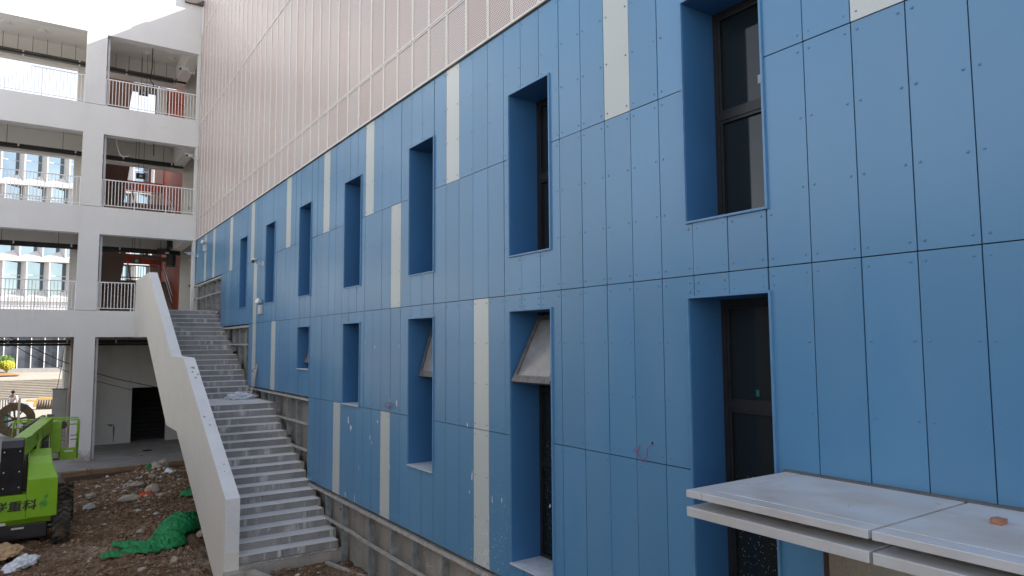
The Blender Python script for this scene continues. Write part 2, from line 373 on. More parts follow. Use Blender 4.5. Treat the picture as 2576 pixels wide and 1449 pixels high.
# ------------------------------------------------------------------ blue clad building
BB = empty('blue_clad_building', (0, 15, -4.3), 'long building with blue riveted panels, pale stripes and a perforated screen above', 'building')
BBo = Vector((0, 15, -4.3))
def bx(name, m, *c, parent=None, **kw):
    b = MB(); b.box(*c)
    for i, p in enumerate(b.v): b.v[i] = (p[0], p[1] - 15, p[2] + 4.3)
    return b.build(name, m, parent or BB, **kw)
def bbm(b):
    b.v = [(p[0], p[1] - 15, p[2] + 4.3) for p in b.v]; return b
PY, PP = 1.96, 0.3988
ky = lambda k: PY + PP * k
ROWS = [(-2.98, -1.17, -10, 34), (-1.17, 0.62, -10, 48), (0.62, 2.42, -10, 58), (2.42, 4.195, -10, 71)]
PALE = {3: {1, 8, 17, 25, 31, 38, 47, 54, 61, 65, -7}, 2: {22, 46, -4}, 1: {15, 41, 46, -8}, 0: {15, 23, 29}}
WIN = []
for i in range(7): WIN.append((3.545 + 2.99 * i, 4.415 + 2.99 * i, 1.13, 3.27, 'u', i))
for i, zb in enumerate((-2.98, -2.75, -1.95, -1.17, -0.565)): WIN.append((3.545 + 2.99 * i, 4.415 + 2.99 * i, zb, 0.41, 'l', i))
WIN.append((3.545 - 2.99, 4.415 - 2.99, 1.13, 3.27, 'u', -1))
CUT = [(a - .0, b + .0, c, d) for a, b, c, d, _, _ in WIN] + [(-3.0, 3.157, -6, -1.30)]
def subtract(rects, w):
    out = []
    for (a, b, c, d) in rects:
        if w[1] <= a or w[0] >= b or w[3] <= c or w[2] >= d: out.append((a, b, c, d)); continue
        ya, yb = max(a, w[0]), min(b, w[1]); 
        if a < ya: out.append((a, ya, c, d))
        if yb < b: out.append((yb, b, c, d))
        if c < w[2]: out.append((ya, yb, c, w[2]))
        if w[3] < d: out.append((ya, yb, w[3], d))
    return out
rv = []   # rivets
GAP = .0045
for r, (z0, z1, k0, k1) in enumerate(ROWS):
    for k in range(k0, k1):
        y0, y1 = ky(k) + GAP, ky(k + 1) - GAP
        if y0 > 29.95: continue
        y1 = min(y1, 29.95)
        rects = [(y0, y1, z0 + GAP, z1 - GAP)]
        for w in CUT: rects = subtract(rects, w)
        rects = [q for q in rects if q[1] - q[0] > .02 and q[3] - q[2] > .02]
        if not rects: continue
        b = MB(); dx = random.uniform(-.003, .003)
        for (a, bb, c, d) in rects: b.box(dx, .02, a, bb, c, d)
        pale = k in PALE[r]
        bbm(b).build('cladding_panel', M_pale if pale else M_blue, BB, label='pale grey panel' if pale else None)
        yy = (y0 + .045, y1 - .045); zz = [z0 + .07, z0 + .62, z1 - .62, z1 - .07]
        for z in zz:
            for y in yy:
                if any(a - .001 < y < bb + .001 and c < z < d for a, bb, c, d in rects) and not any(w[0] - .04 < y < w[1] + .04 and w[2] - .04 < z < w[3] + .04 for w in CUT): rv.append((y, z))
# extra rivets either side of window openings and above/below
for (a, b_, c, d, t_, i) in WIN:
    for z in (d + .06, c - .07):
        if z < -2.9: continue
        for k in range(60):
            if ky(k) - .3 < a < ky(k + 1) or a < ky(k) < b_:
                for s in (-.05, .05):
                    if a - .1 < ky(k) + s < b_ + .1: rv.append((ky(k) + s, z))
rv = sorted(set((round(a, 4), round(b, 4)) for a, b in rv), key=lambda p: math.hypot(p[0], p[1]) if p[0] > .6 else 99 + abs(p[0]))
def rivet_geo(b, x, y, z, r=.0105):
    n = len(b.v)
    for j in range(6):
        a = j * math.pi / 3; b.v.append((x, y + r * math.cos(a), z + r * math.sin(a)))
    for j in range(6):
        a = j * math.pi / 3; b.v.append((x - .005, y + r * .7 * math.cos(a), z + r * .7 * math.sin(a)))
    b.v.append((x - .0065, y, z))
    for j in range(6):
        k = (j + 1) % 6; b.f.append((n+j, n+k, n+6+k, n+6+j)); b.f.append((n+6+j, n+6+k, n+12))
rb = MB(); rivet_geo(rb, 0, 0, 0); rme = rb.mesh('rivet', M_lip)
for (y, z) in rv[:290]: inst('rivet', rme, BB, (-.001, y - 15, z + 4.3))
rb = MB()
for (y, z) in rv[290:]: rivet_geo(rb, -.001, y, z)
bbm(rb).build('small_rivets', M_lip, BB, kind='stuff')
# backing behind the joints (cut round the windows)
bk = [(-2.03, 29.95, 2.42, 4.2), (-2.03, ky(58), .62, 2.42), (-2.03, ky(48), -1.17, .62), (-2.03, ky(34), -2.98, -1.17)]
for w in CUT: bk = subtract(bk, w)
b = MB()
for (a, bb, c, d) in bk: b.box(.022, .06, a, bb, c, d)
bbm(b).build('backing_sheet', M_dark, BB)
# windows: lip, reveal, frame, panes, sill, sashes
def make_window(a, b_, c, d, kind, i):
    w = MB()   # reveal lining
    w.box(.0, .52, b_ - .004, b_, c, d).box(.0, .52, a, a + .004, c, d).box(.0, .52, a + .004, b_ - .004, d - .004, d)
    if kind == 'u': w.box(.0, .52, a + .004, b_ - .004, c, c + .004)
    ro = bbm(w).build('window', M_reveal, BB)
    l = MB(); p = .017; o = .022
    l.box(-o, .0, a - p, a + .003, c - p, d + p).box(-o, 0, b_ - .003, b_ + p, c - p, d + p).box(-o, 0, a + .003, b_ - .003, d - .003, d + p).box(-o, 0, a + .003, b_ - .003, c - p, c + .003)
    bbm(l).build('window_lip', M_lip, ro)
    f = MB(); y0, y1, z0, z1 = a + .004, b_ - .004, c + .004, d - .004
    tr = (2.20 if kind == 'u' else -.60); bars = [tr]
    if kind == 'l' and c < -1.9: bars.append(-1.55)
    if kind == 'l' and c > -1.0: bars = []
    f.box(.44, .50, y1 - .055, y1, z0, z1).box(.44, .50, y0, y0 + .055, z0, z1).box(.44, .50, y0 + .055, y1 - .055, z1 - .055, z1).box(.44, .50, y0 + .055, y1 - .055, z0, z0 + .055)
    bbm(f).build('window_frame', M_frame, ro)
    edges = [z0 + .055] + sorted(bars) + [z1 - .055]
    for q in bars: bx('transom', M_frame, .435, .50, y0 + .055, y1 - .055, q - .035, q + .035, parent=ro)
    openw = kind == 'l' and i in (1, 2, 4)
    for n in range(len(edges) - 1):
        lo = edges[n] + (.035 if n else 0); hi = edges[n + 1] - (.035 if n < len(edges) - 2 else 0)
        if openw and n == len(edges) - 2 and i != 4:
            bx('dark_opening', M_dark, .62, .64, y0, y1, lo, hi, parent=ro); continue
        bx('window_pane', M_glass, .475, .482, y0 + .055, y1 - .055, lo, hi, parent=ro)
        if not openw:   # inner casement frame
            q = MB(); s = .03
            q.box(.445, .474, y0 + .057, y0 + .057 + s, lo, hi).box(.445, .474, y1 - .057 - s, y1 - .057, lo, hi).box(.445, .474, y0 + .057 + s, y1 - .057 - s, lo, lo + s).box(.445, .474, y0 + .057 + s, y1 - .057 - s, hi - s, hi)
            bbm(q).build('casement', M_frame, ro)
    if kind == 'l':
        bx('window_sill', M_sill, -.04, .44, a + .004, b_ - .004, c - .006, c + .012, parent=ro)
    if openw:   # top hung sash pushed out
        L, th = (.95, R(27.5)) if i == 1 else (.92, R(16.5)); hz = .35
        if i == 4: L = .81; th = R(21.5); hz = .33
        def P(s_, off, y): return (.44 - math.sin(th) * s_ - math.cos(th) * off, y, hz - math.cos(th) * s_ + math.sin(th) * off)
        ya, yb = y0 + .03, y1 - .03; sash = MB()
        def plate(bm, s0, s1, u0, u1, t0, t1):
            n = len(bm.v)
            for s_ in (s0, s1):
                for y in (u0, u1):
                    for t_ in (t0, t1): bm.v.append(P(s_, t_, y))
            bm.f += [(n,n+1,n+3,n+2),(n+4,n+6,n+7,n+5),(n,n+4,n+5,n+1),(n+2,n+3,n+7,n+6),(n,n+2,n+6,n+4),(n+1,n+5,n+7,n+3)]
        for q in ((0, L, ya, ya + .06, -.02, .025), (0, L, yb - .06, yb, -.02, .025), (0, .06, ya + .06, yb - .06, -.02, .025), (L - .09, L, ya + .06, yb - .06, -.02, .025)): plate(sash, *q)
        bbm(sash).build('open_sash', M_sashframe, ro)
        gp = MB(); plate(gp, .06, L - .09, ya + .06, yb - .06, -.004, .004)
        bbm(gp).build('sash_pane', M_sashglass, ro)
        st = MB().obox(P(L * .5, -.02, ya + .02), (.44, ya + .02, hz - L * .8), .012, .02); bbm(st).build('stay_arm', M_frame, ro)
    return ro
for w in WIN: make_window(*w)
bx('pane_sticker', simple('teal_sticker', (0.01, .14, .11), .5), .4725, .4745, 4.03, 4.065, -.50, -.44, label='small teal sticker')
bx('pane_sticker', M_label, .4725, .4745, 3.90, 3.93, 2.42, 2.50, label='small pale sticker')
# core behind (stops light and carries the windows)
bx('core_wall', M_body, .66, 16, -12, 29.9, -5, 14.15)
bx('core_wall', M_conc, .05, .66, 29.9, 29.955, 2.42, 14.1)
# bare concrete base with steel subframe
cb = [(-2.03, 29.95, -4.8, 4.2)]
b = MB()
b.box(.22, .50, ky(34) + .0, 29.95, -4.8, -1.17).box(.22, .50, ky(48), 29.95, -1.17, .62).box(.22, .50, ky(58), 29.95, .62, 2.42)
b.box(.22, .50, 5.0, ky(34), -4.8, -2.98)
bbm(b).build('concrete_base_wall', M_concspat, BB)
def post(y, z0, z1):
    b = MB()   # open channel section
    b.box(.06, .066, y - .025, y + .025, z0, z1).box(.066, .17, y - .025, y - .019, z0, z1).box(.066, .17, y + .019, y + .025, z0, z1)
    bbm(b).build('steel_post', M_galv, BB)
for y in (14.45, 13.5, 12.15, 11.2, 10.35, 9.35, 8.3, 7.3, 6.3): post(y, -4.35 if y < 13.6 else -3.9, -3.08)
for y, z in ((20.48, -1.45), (19.78, -1.47), (19.03, -1.5), (18.31, -1.75), (17.34, -2.1), (16.58, -2.5), (15.7, -2.9)): post(y, z - .1, -1.27)
for y, z in ((23.38, -.2), (22.57, -.6), (21.6, -1.1), (24.3, .2)): post(y, z, .54)
for y in (29.78, 28.81, 27.84, 26.96, 26.14, 25.3): post(y, 1.2, 2.32)
def rail(pts, w=.05, h=.045):
    b = MB()
    for i in range(len(pts) - 1): b.obox(pts[i], pts[i + 1], w, h)
    bbm(b).build('steel_rail', M_galvd, BB)
rail([(.03, 15.52, -3.07), (.03, 5, -3.07)], .07, .06)
rail([(.02, 14.9, -3.58), (.02, 12.85, -3.56), (.045, 12.4, -3.60), (.045, 5, -3.60)])
rail([(.03, 21.35, -1.24), (.03, 15.55, -1.24)], .06, .05)
rail([(.02, 18.5, -1.80), (.02, 15.6, -1.78)]); rail([(.02, 17.35, -2.37), (.02, 15.6, -2.37)])
rail([(.03, 25.0, .55), (.03, 21.15, .55)], .06, .06); rail([(.02, 23.95, .03), (.02, 21.2, .01)])
rail([(.03, 31.0, 2.35), (.03, 25.15, 2.35)], .06, .06); rail([(.02, 31.2, 1.83), (.02, 25.2, 1.83)])
rail([(-.05, 31.1, 3.0), (-.05, 30.0, 3.0)], .04, .04); rail([(-.05, 31.1, 3.5), (-.05, 30.0, 3.5)], .04, .04)
for (x, y, z) in ((.1, 13.6, -3.28),):
    MB().tube([(x + .12, y - 15, z + 4.3), (x - .02, y - 15, z + 4.3), (x - .04, y - 14.97, z + 4.3)], .02, 8).build('pipe_stub', M_copper, BB)
# irregular paint splashes with a shape of their own
def splash(y, z, w, h, seed, m=M_white):
    rr = random.Random(seed); n = 14; b = MB(); c = (-.0035, y, z); pts = []
    for j in range(n):
        a = 2 * math.pi * j / n; q = rr.uniform(.35, 1.0)
        pts.append((-.0035, y + math.cos(a) * w * q, z + math.sin(a) * h * q))
    b.v = [c] + pts; b.f = [(0, 1 + (j + 1) % n, 1 + j) for j in range(n)]
    bbm(b).build('paint_splash', m, BB, fix=False)
for q in ((13.07, -1.47, .06, .14), (12.93, -1.60, .10, .09), (11.65, -1.37, .04, .06), (10.86, -.99, .05, .10), (11.15, -.96, .025, .05), (8.5, -1.14, .03, .05), (12.27, .03, .03, .03), (10.78, -.02, .02, .05), (11.8, -.05, .03, .04),
          (11.98, -1.68, .04, .09), (11.90, -1.78, .03, .06), (12.5, -2.3, .02, .10), (11.13, -2.09, .03, .07), (8.38, -1.83, .03, .12), (7.63, -2.02, .03, .05), (7.86, -2.06, .025, .08), (13.18, -2.9, .05, .10), (12.69, -2.88, .03, .14), (7.95, -2.3, .02, .07), (8.45, -2.05, .02, .06), (6.6, -1.9, .02, .04)):
    splash(q[0], q[1], q[2] * .7, q[3] * .75, seed=int(q[0] * 100 + q[1] * 10))
# perforated screen: framed sheets in four rows
SC = [(4.225, 5.085), (5.10, 8.945), (8.96, 12.80), (12.815, 14.16)]
for (z0, z1) in SC:
    h = z1 - z0; pw = .595
    f = MB(); e = .022
    f.box(-.03, .0, -pw/2 + .004, -pw/2 + .004 + e, -h/2, h/2).box(-.03, .0, pw/2 - .004 - e, pw/2 - .004, -h/2, h/2)
    f.box(-.03, .0, -pw/2 + .004 + e, pw/2 - .004 - e, -h/2, -h/2 + e).box(-.03, .0, -pw/2 + .004 + e, pw/2 - .004 - e, h/2 - e, h/2)
    fme = f.mesh('screen_panel', M_perfframe)
    sme = MB().box(-.016, -.012, -pw/2 + .026, pw/2 - .026, -h/2 + e, h/2 - e).mesh('perforated_sheet', M_perf)
    for n in range(48):
        y = 29.905 - pw * (n + .5)
        o = inst('screen_panel', fme, BB, (0, y - 15, (z0 + z1) / 2 + 4.3))
        inst('perforated_sheet', sme, o, (0, 0, 0))
b = MB().box(.02, .05, 1.0, 29.95, 4.2, 14.16); bbm(b).build('screen_backing', simple('rust_red_insulation', (.12, .06, .05), .9), BB)
bx('screen_edge_trim', M_perfedge, -.034, .02, 1.0, 29.95, 4.207, 4.222)
bx('roof_parapet', M_cope, 0.02, 1.2, -12, 29.95, 14.16, 14.20)
bx('roof_parapet', M_cope, 0.05, .45, 28.9, 29.1, 14.20, 14.28)
bx('roof_eave', simple('dark_soffit', (.09, .08, .075), .7), -.72, -.035, 29.82, 29.95, 13.95, 14.25)
# entrance recess under the canopy
bx('entrance_wall', M_dark, 2.4, 2.44, -3.0, 3.25, -4.5, -1.3); bx('entrance_wall', M_conc, .03, 2.4, 3.16, 3.20, -4.5, -1.3)
bx('entrance_beam', simple('dusty_dark_beam', (.10, .09, .08), .8, var=.4), .9, 1.0, -3, 3.15, -1.75, -1.32)
bx('panel_end_trim', simple('brown_trim', (.06, .03, .025), .6), -.004, .05, 3.145, 3.157, -3, -1.30)

OW = empty('unseen_shade_wing', (-23.5, 5, -4.7), 'unseen grey building wing added to shade the lower yard walls', 'building')  # wing added out of view, keeps low sky light off the lower walls
MB().box(8, -8, -20, 20, 0, 8.9).build('wall', conc_mat('grey_render', (0.42, .41, .40), (0.48, .47, .455), .2, .1), OW)
MB().box(8.15, -8.15, -20.15, 20.15, 8.901, 9.1).build('roof_edge', M_cope, OW)
_wp = MB().box(0, .04, -.9, .9, 0, 1.9).mesh('window_pane', M_glass); _wf = MB().box(-.02, .06, -1.0, 1.0, -.1, -.001).mesh('window_ledge', M_cope)
for _i in range(10):
    for _z in (1.6, 5.3):
        inst('window_pane', _wp, OW, (8.0, -17.5 + _i * 3.8, _z)); inst('window_ledge', _wf, OW, (8.0, -17.5 + _i * 3.8, _z))

# ------------------------------------------------------------------ canopy
CP = empty('entrance_canopy', (0, .7, -1.2), 'flat grey metal canopy with a double edge sticking out of the blue wall', 'canopy')
def cb_(name, m, *c, **kw):
    b = MB().box(*c); b.v = [(p[0], p[1] - .7, p[2] + 1.2) for p in b.v]; return b.build(name, m, CP, **kw)
js = [3.43, 2.11, .78, -.55, -1.9]
for i in range(4):
    y1, y0 = js[i], js[i + 1] + .022; e = .135; q = e if i == 0 else 0
    if i == 0:
        cb_('edge_strip', M_alu, -1.2, -.02, y1 - e + .004, y1, -1.085, -1.035, bevel=.003)
        cb_('edge_strip', M_alu, -1.2, -1.2 + e, y0, y1 - e, -1.085, -1.035, bevel=.003)
        cb_('top_panel', M_alu, -1.2 + e + .012, -.03, y0, y1 - e - .008, -1.085, -1.036, bevel=.003)
    else:
        cb_('edge_strip', M_alu, -1.2, -1.2 + e, y0, y1, -1.085, -1.035, bevel=.003)
        cb_('top_panel', M_alu, -1.2 + e + .012, -.03, y0, y1, -1.085, -1.036, bevel=.003)
    cb_('shadow_gap_panel', M_alus, -.95, -.85, y0 + .1 - (.1 if i else 0) - .05, y1 + .05 - (.05 if i == 0 else 0) - (.0), -1.15, -1.0855)
    cb_('lower_edge_panel', M_alu, -1.2, -.02, y0, y1, -1.215, -1.1505, bevel=.003)
cb_('canopy_core', M_dark, -.84, -.03, -1.9, 3.38, -1.15, -1.086)
cb_('joint_filler', M_greyduct, -1.19, -.03, -1.9, 3.40, -1.090, -1.0855) if False else None
cb_('wall_flashing', M_greyduct, -.045, .0, -1.9, 3.45, -1.036, -1.022)
for i, (x, y, r_) in enumerate(((-.35, 3.0, .010), (-.75, 2.5, .010), (-.25, 2.2, .016), (-.55, 3.1, .006), (-.2, 2.75, .005))):
    b = MB(); n = 7
    for j in range(n): a = 2 * math.pi * j / n; b.v.append((x + r_ * math.cos(a) * random.uniform(.7, 1.2), y + r_ * math.sin(a), -1.0355))
    b.v.append((x, y, -1.0355 + r_ * .8)); b.f = [(j, (j + 1) % n, n) for j in range(n)]
    b.build('pebble', M_rock).__setitem__('label', ['grey crumb of mortar on the canopy towards its far end', 'brown crumb of mortar near the front edge of the canopy', 'largest crumb on the canopy beside its middle joint', 'tiny crumb near the canopy far corner', 'tiny crumb near the wall flashing of the canopy'][i])
for o in [o for o in bpy.data.objects if o.name.startswith('pebble')]: o['category'] = 'pebble'; o['group'] = 'crumbs of mortar on the canopy'
b = MB().prism([(-.045, -.03), (.04, -.034), (.05, .02), (.01, .036), (-.04, .026)], 2, 0, .028)
o = b.build('brick_fragment', M_brick, loc=(-.47, 1.78, -1.035)); tag(o, 'broken piece of orange brick lying on the grey canopy', 'brick')

# ------------------------------------------------------------------ corridor building
CB = empty('corridor_building', (-4, 30, -4.2), 'white open corridor block with stacked balconies at the end of the yard', 'building')
Co = Vector((-4, 30, -4.2))
def cb(name, m, *c, parent=None, **kw):
    b = MB().box(*c); b.v = [tuple(Vector(p) - Co) for p in b.v]; return b.build(name, m, parent or CB, **kw)
def cbm(b): b.v = [tuple(Vector(p) - Co) for p in b.v]; return b
FY = 29.96; LV = [1.31, 5.22, 9.13]; BOT = [.33, 4.19, 8.02]; XL = -27
for z, zb in zip(LV, BOT): cb('balcony_beam', M_plaster, XL, -.03, FY, FY + .4, zb, z)
cb('balcony_beam', M_plaster, XL, -.03, FY, FY + .4, 11.91, 15.0, label='tall roof band, sunlit at its left')
colx = [(-4.03, -3.37), (-11.6, -10.95), (-19.2, -18.5)]
for (a, b_) in colx:
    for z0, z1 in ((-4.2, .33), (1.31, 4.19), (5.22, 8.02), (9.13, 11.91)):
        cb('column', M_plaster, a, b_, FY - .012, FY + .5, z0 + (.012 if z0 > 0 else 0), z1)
        cb('rear_column', M_plaster_in, a - .15, b_ - .35, 34.15, 34.7, z0, z1)
    for z0, z1 in ((.34, 1.14), (4.2, 5.04), (8.03, 8.96), (11.92, 12.8)):
        cb('cross_beam', M_plaster_in, a + .12, b_ - .12, FY + .41, 34.3, z0, z1)
for z0, z1 in ((1.31, 4.19), (5.22, 8.02), (9.13, 11.91)):
    cb('column', M_plaster, -.13, -.035, FY + .02, FY + .35, z0, z1)
for z0, z1 in ((4.2, 5.04), (8.03, 8.96), (11.92, 12.8)): cb('cross_beam', M_plaster_in, -.4, 0, FY + .41, 34.3, z0, z1)
for z in LV: cb('floor_slab', M_plaster_in, XL, 1.0, FY + .401, 34.7, z - .16, z - .02)
cb('roof_slab', M_plaster_in, XL, 1.0, FY + .401, 34.7, 12.8, 13.0)
for z, z2 in ((4.15, 5.06), (7.98, 8.97), (11.88, 12.8)): cb('rear_beam', M_plaster_in, XL, .1, 34.35, 34.7, z, z2)
cb('rear_beam', M_plaster_in, XL, -3.4, 34.35, 34.7, .35, 1.15)
# undercroft partition and doorway
pt = [(-3.32, .3, -4.2, 1.14)]
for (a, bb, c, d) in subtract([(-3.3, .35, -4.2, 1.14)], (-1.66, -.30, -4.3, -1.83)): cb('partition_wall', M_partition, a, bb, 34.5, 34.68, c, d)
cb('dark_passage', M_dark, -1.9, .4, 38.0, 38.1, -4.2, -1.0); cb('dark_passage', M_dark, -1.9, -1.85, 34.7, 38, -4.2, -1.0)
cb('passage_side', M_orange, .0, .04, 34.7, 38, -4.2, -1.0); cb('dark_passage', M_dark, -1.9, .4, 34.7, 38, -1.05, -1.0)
for i in range(8): cb('inner_step', M_dark, -1.7, -.02, 35.3 + i * .3, 38, -4.2 + i * .16, -4.04 + i * .16)  # near-black colour stands in for the deep shade of the passage
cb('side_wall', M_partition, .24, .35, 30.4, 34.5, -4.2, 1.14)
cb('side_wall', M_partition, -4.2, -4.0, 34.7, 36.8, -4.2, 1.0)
cb('left_bay_pier', M_soffit, -4.03, -3.9, 32.2, 33.9, -4.2, .34)
# stair hall behind the right bay
cb('hall_side_wall', M_orange, .10, .25, 34.72, 41.3, 1.15, 12.8)
cb('hall_end_wall', M_plaster_in, .10, 1.3, 34.5, 34.71, 1.15, 12.79)
cb('hall_left_wall', M_soffit, -3.35, -3.2, 34.71, 41.3, 1.15, 12.79)
for z in LV:
    zm = z + 1.95
    top_ = z > 9
    if not top_: cb('landing', M_soffit, -3.19, .09, 39.3, 41.3, zm - .16, zm)
    # flights
    for nm, x0, x1, ya, za, yb, zb in (('stair_flight', -1.5, .085, 35.6, z, 39.3, zm), ('stair_flight', -3.15, -1.9, 39.3, zm, 35.6, z + 3.91)):
        if top_ and x1 > 0: continue
        n = 13; b = MB(); prof = []
        for i in range(n):
            y = ya + (yb - ya) * i / n; zz = za + (zb - za) * (i + 1) / n
            prof += [(y, za + (zb - za) * i / n), (y, zz)]
        prof += [(yb, zb), (yb, zb - .2), (ya, za - .2)]
        b.prism(prof, 0, x0, x1); cbm(b).build(nm, M_soffit, CB)
    if top_: continue
    # end wall bands, orange, with openings between
    cb('hall_end_band', M_orange, -3.19, .09, 41.1, 41.3, zm + 1.05, zm + 1.55)
    cb('hall_end_pier', M_plaster_in, -.42, .09, 41.12, 41.3, zm, zm + 1.05); cb('hall_end_pier', M_plaster_in, -.32, .09, 41.12, 41.3, zm + 1.55, zm + 3.73)
    cb('hall_mullion', M_soffit, -.62, -.5, 41.12, 41.28, zm + 1.55, zm + 3.73)
    # glass balustrade rails at the landing
    b = MB()
    for zz in (.95, .30): b.tube([(-3.1, 41.0, zm + zz), (-.1, 41.0, zm + zz)], .03, 6)
    for x in [-3 + .12 * i for i in range(25)]: b.box(x, x + .018, 41.0, 41.018, zm + .05, zm + .95)
    cbm(b).build('landing_railing', M_soffit, CB)
    # handrails
    for dz in (.95, .62):
        b = MB().tube([(-.0, 39.9, zm + dz - .06), (-.0, 39.5, zm + dz), (-.0, 39.35, zm + dz), (-.0, 35.9, z + dz + .1), (-.0, 35.7, z + dz + .02), (.09, 35.7, z + dz + .02)], .025, 8)
        cbm(b).build('handrail', M_steelrail, CB, smooth=True)
    b = MB().tube([(-1.62, 39.35, zm + .98), (-1.62, 35.7, z + 1.0), (-1.62, 35.55, z + .1)], .03, 8); b.box(-1.63, -1.61, 35.6, 39.3, z + .0, z + .02)
    cbm(b).build('handrail', M_soffit, CB)
cb('hall_end_wall', M_soffit, -3.19, .09, 41.12, 41.3, 1.15, 3.10)
cb('hall_lintel', M_soffit, -2.2, -1.12, 34.72, 34.9, 11.5, 11.87)
cb('wing_mass', M_body, 1.0, 16, 31.0, 41.3, -5, 13.0)
# downpipes
for z0, z1 in ((-4.2, .33), (1.31, 4.19), (5.22, 8.02), (9.13, 11.91)):
    b = MB().tube([(-3.29, 30.28, z0), (-3.29, 30.28, z1)], .045, 10)
    for q in (.25, .75): zc_ = z0 + (z1 - z0) * q; b.tube([(-3.29, 30.28, zc_), (-3.29, 30.28, zc_ + .06)], .055, 10)
    cbm(b).build('downpipe', M_pipe, CB, smooth=False)
# railings
def railing(x0, x1, y, z, h, name='railing', sp=.11, m=M_rail):
    t_ = MB().box(x0, x1, y - .02, y + .02, z + h - .035, z + h)
    ro = cbm(t_).build(name, m, CB)
    cb('bottom_rail', m, x0, x1, y - .015, y + .015, z + .085, z + .11, parent=ro)
    bme = MB().box(-.011, .011, -.011, .011, 0, h - .145).mesh('baluster', m)
    pme = MB().box(-.016, .016, -.016, .016, 0, h - .035).mesh('railing_post', m)
    n = int((x1 - x0) / sp)
    for i in range(n + 1):
        x = x0 + .012 + (x1 - x0 - .024) * i / n
        if i % 10 == 0 or i == n: inst('railing_post', pme, ro, (x - Co.x, y - Co.y, z - Co.z))
        else: inst('baluster', bme, ro, (x - Co.x, y - Co.y, z + .11 - Co.z))
for z, xr in ((1.31, -2.12), (5.22, -.04), (9.13, -.04)):
    railing(-3.36, xr, FY + .09, z, 1.09); railing(-10.9, -4.04, FY + .09, z, 1.09)
    railing(-10.9, -4.1, 34.62, z - .02, 1.05)
# ------------------------------------------------------------------ things fixed in the corridors
def tray(z, y, big, lab):
    r_ = empty('cable_tray', (-4, y, z), lab, 'cable tray', 'cable trays hung under the corridor ceilings')
    MB().box(-6.9, 3.95, -.16, .16, 0, .13).build('tray_channel', M_black if not big else M_greyduct, r_)
    MB().tube([(-6.9, -.35, -.06), (3.95, -.35, -.06)], .045, 8).build('pipe', M_black, r_)
    for x in [-2.8 + .5 * i for i in range(14)] if big else [-2.5, -.6, .7, 2.1, 3.2]:
        MB().box(x - .008, x + .008, .1, .116, .13, (12.8 if z > 11 else (8.96 if z > 7 else (5.05 if z > 3 else 1.14))) - z).build('hanger_rod', M_black, r_)
    for x in (-2.1, -.15, 1.6, 3.5):
        MB().box(x - .03, x + .03, -.20, -.17, -.14, .16).build('bracket', M_plaster_in, r_)
tray(11.93, 33.95, True, 'grey cable tray hung on many rods under the top corridor ceiling')
tray(8.02, 33.9, False, 'dark cable tray hung under the middle corridor ceiling')
tray(4.08, 33.9, False, 'black cable tray hung above the stair landing corridor')
tray(.12, 33.9, False, 'black cable tray across the ground floor undercroft openings')
def ceiling_light(x, y, z, lab):
    r_ = empty('ceiling_light', (x, y, z), lab, 'ceiling light', 'round ceiling lights in the corridors')
    MB().tube([(0, 0, 0), (0, 0, -.03)], .17, 20).build('lamp_base', M_plaster_in, r_)
    MB().tube([(0, 0, -.03), (0, 0, -.07), (0, 0, -.085)], [.155, .14, .07], 20).build('lamp_shade', M_white, r_)
for q in ((-6.69, 33.0, 12.8, 'round ceiling light in top corridor, leftmost of the four'), (-5.46, 33.2, 12.8, 'round ceiling light in top corridor, just left of the column'), (-1.64, 33.3, 12.8, 'round ceiling light in top corridor, just right of the column'), (-.7, 33.2, 12.8, 'round ceiling light in top corridor nearest the perforated screen'), (-2.6, 33.0, 8.96, 'round ceiling light in middle corridor beside the downpipe'), (-.6, 33.3, 8.96, 'round ceiling light in middle corridor nearest the screen'), (-5.9, 33.0, 8.96, 'round ceiling light in middle corridor left of the column')): ceiling_light(*q)
def exit_sign(x, y, z, lab, zc_):
    r_ = empty('exit_sign', (x, y, z), lab, 'exit sign', 'hanging exit signs in the corridors')
    MB().box(-.18, .18, -.03, .03, -.12, .12).build('sign_box', M_black, r_)
    p = MB()   # running figure and door frame pictogram
    p.box(-.05, -.035, -.034, -.032, -.06, .06).box(.035, .05, -.034, -.032, -.06, .06).box(-.035, .035, -.034, -.032, .045, .06).box(-.012, .012, -.034, -.032, .015, .04).box(-.02, .015, -.034, -.032, -.02, .012).box(-.03, -.012, -.034, -.032, -.055, -.02).box(.01, .028, -.034, -.032, -.05, -.02)
    p.build('pictogram', M_signlit, r_)
    for s in (-.1, .1): MB().tube([(s, 0, .12), (s, 0, zc_ - z)], .008, 6).build('hanger_rod', M_black, r_)
exit_sign(-1.75, 33.3, 10.98, 'black exit sign hanging in the top corridor right bay', 12.8)
exit_sign(-1.75, 33.3, 7.30, 'black exit sign hanging in the middle corridor right bay', 8.96)
exit_sign(-1.78, 33.3, 3.60, 'black exit sign hanging in front of the terracotta stair hall', 5.05)
def cctv(loc, lab, sc_=1.0, d=(-.55, -.8, -.1)):
    r_ = empty('security_camera', loc, lab, 'security camera', 'white security cameras')
    r_.scale = (sc_,) * 3
    MB().box(-.015, 0, -.05, .05, -.07, .07).build('mounting_plate', M_white, r_)
    MB().tube([(-.015, 0, -.02), (-.16, 0, -.03), (-.22, -.03, .02)], .018, 8).build('bracket_arm', M_white, r_)
    a = Vector((-.22, .05, .09)); dd = Vector(d).normalized(); b_ = a + dd * .30
    MB().obox(a, b_, .11, .10).build('housing', M_white, r_, bevel=.01)
    MB().obox(b_ - dd * .01 + Vector((0, 0, -.01)), b_ + dd * .012 + Vector((0, 0, -.01)), .09, .075).build('lens_window', M_black, r_)
    MB().obox(a + Vector((0, 0, .055)), b_ + dd * .05 + Vector((0, 0, .055)), .13, .012).build('sun_shade', M_white, r_)
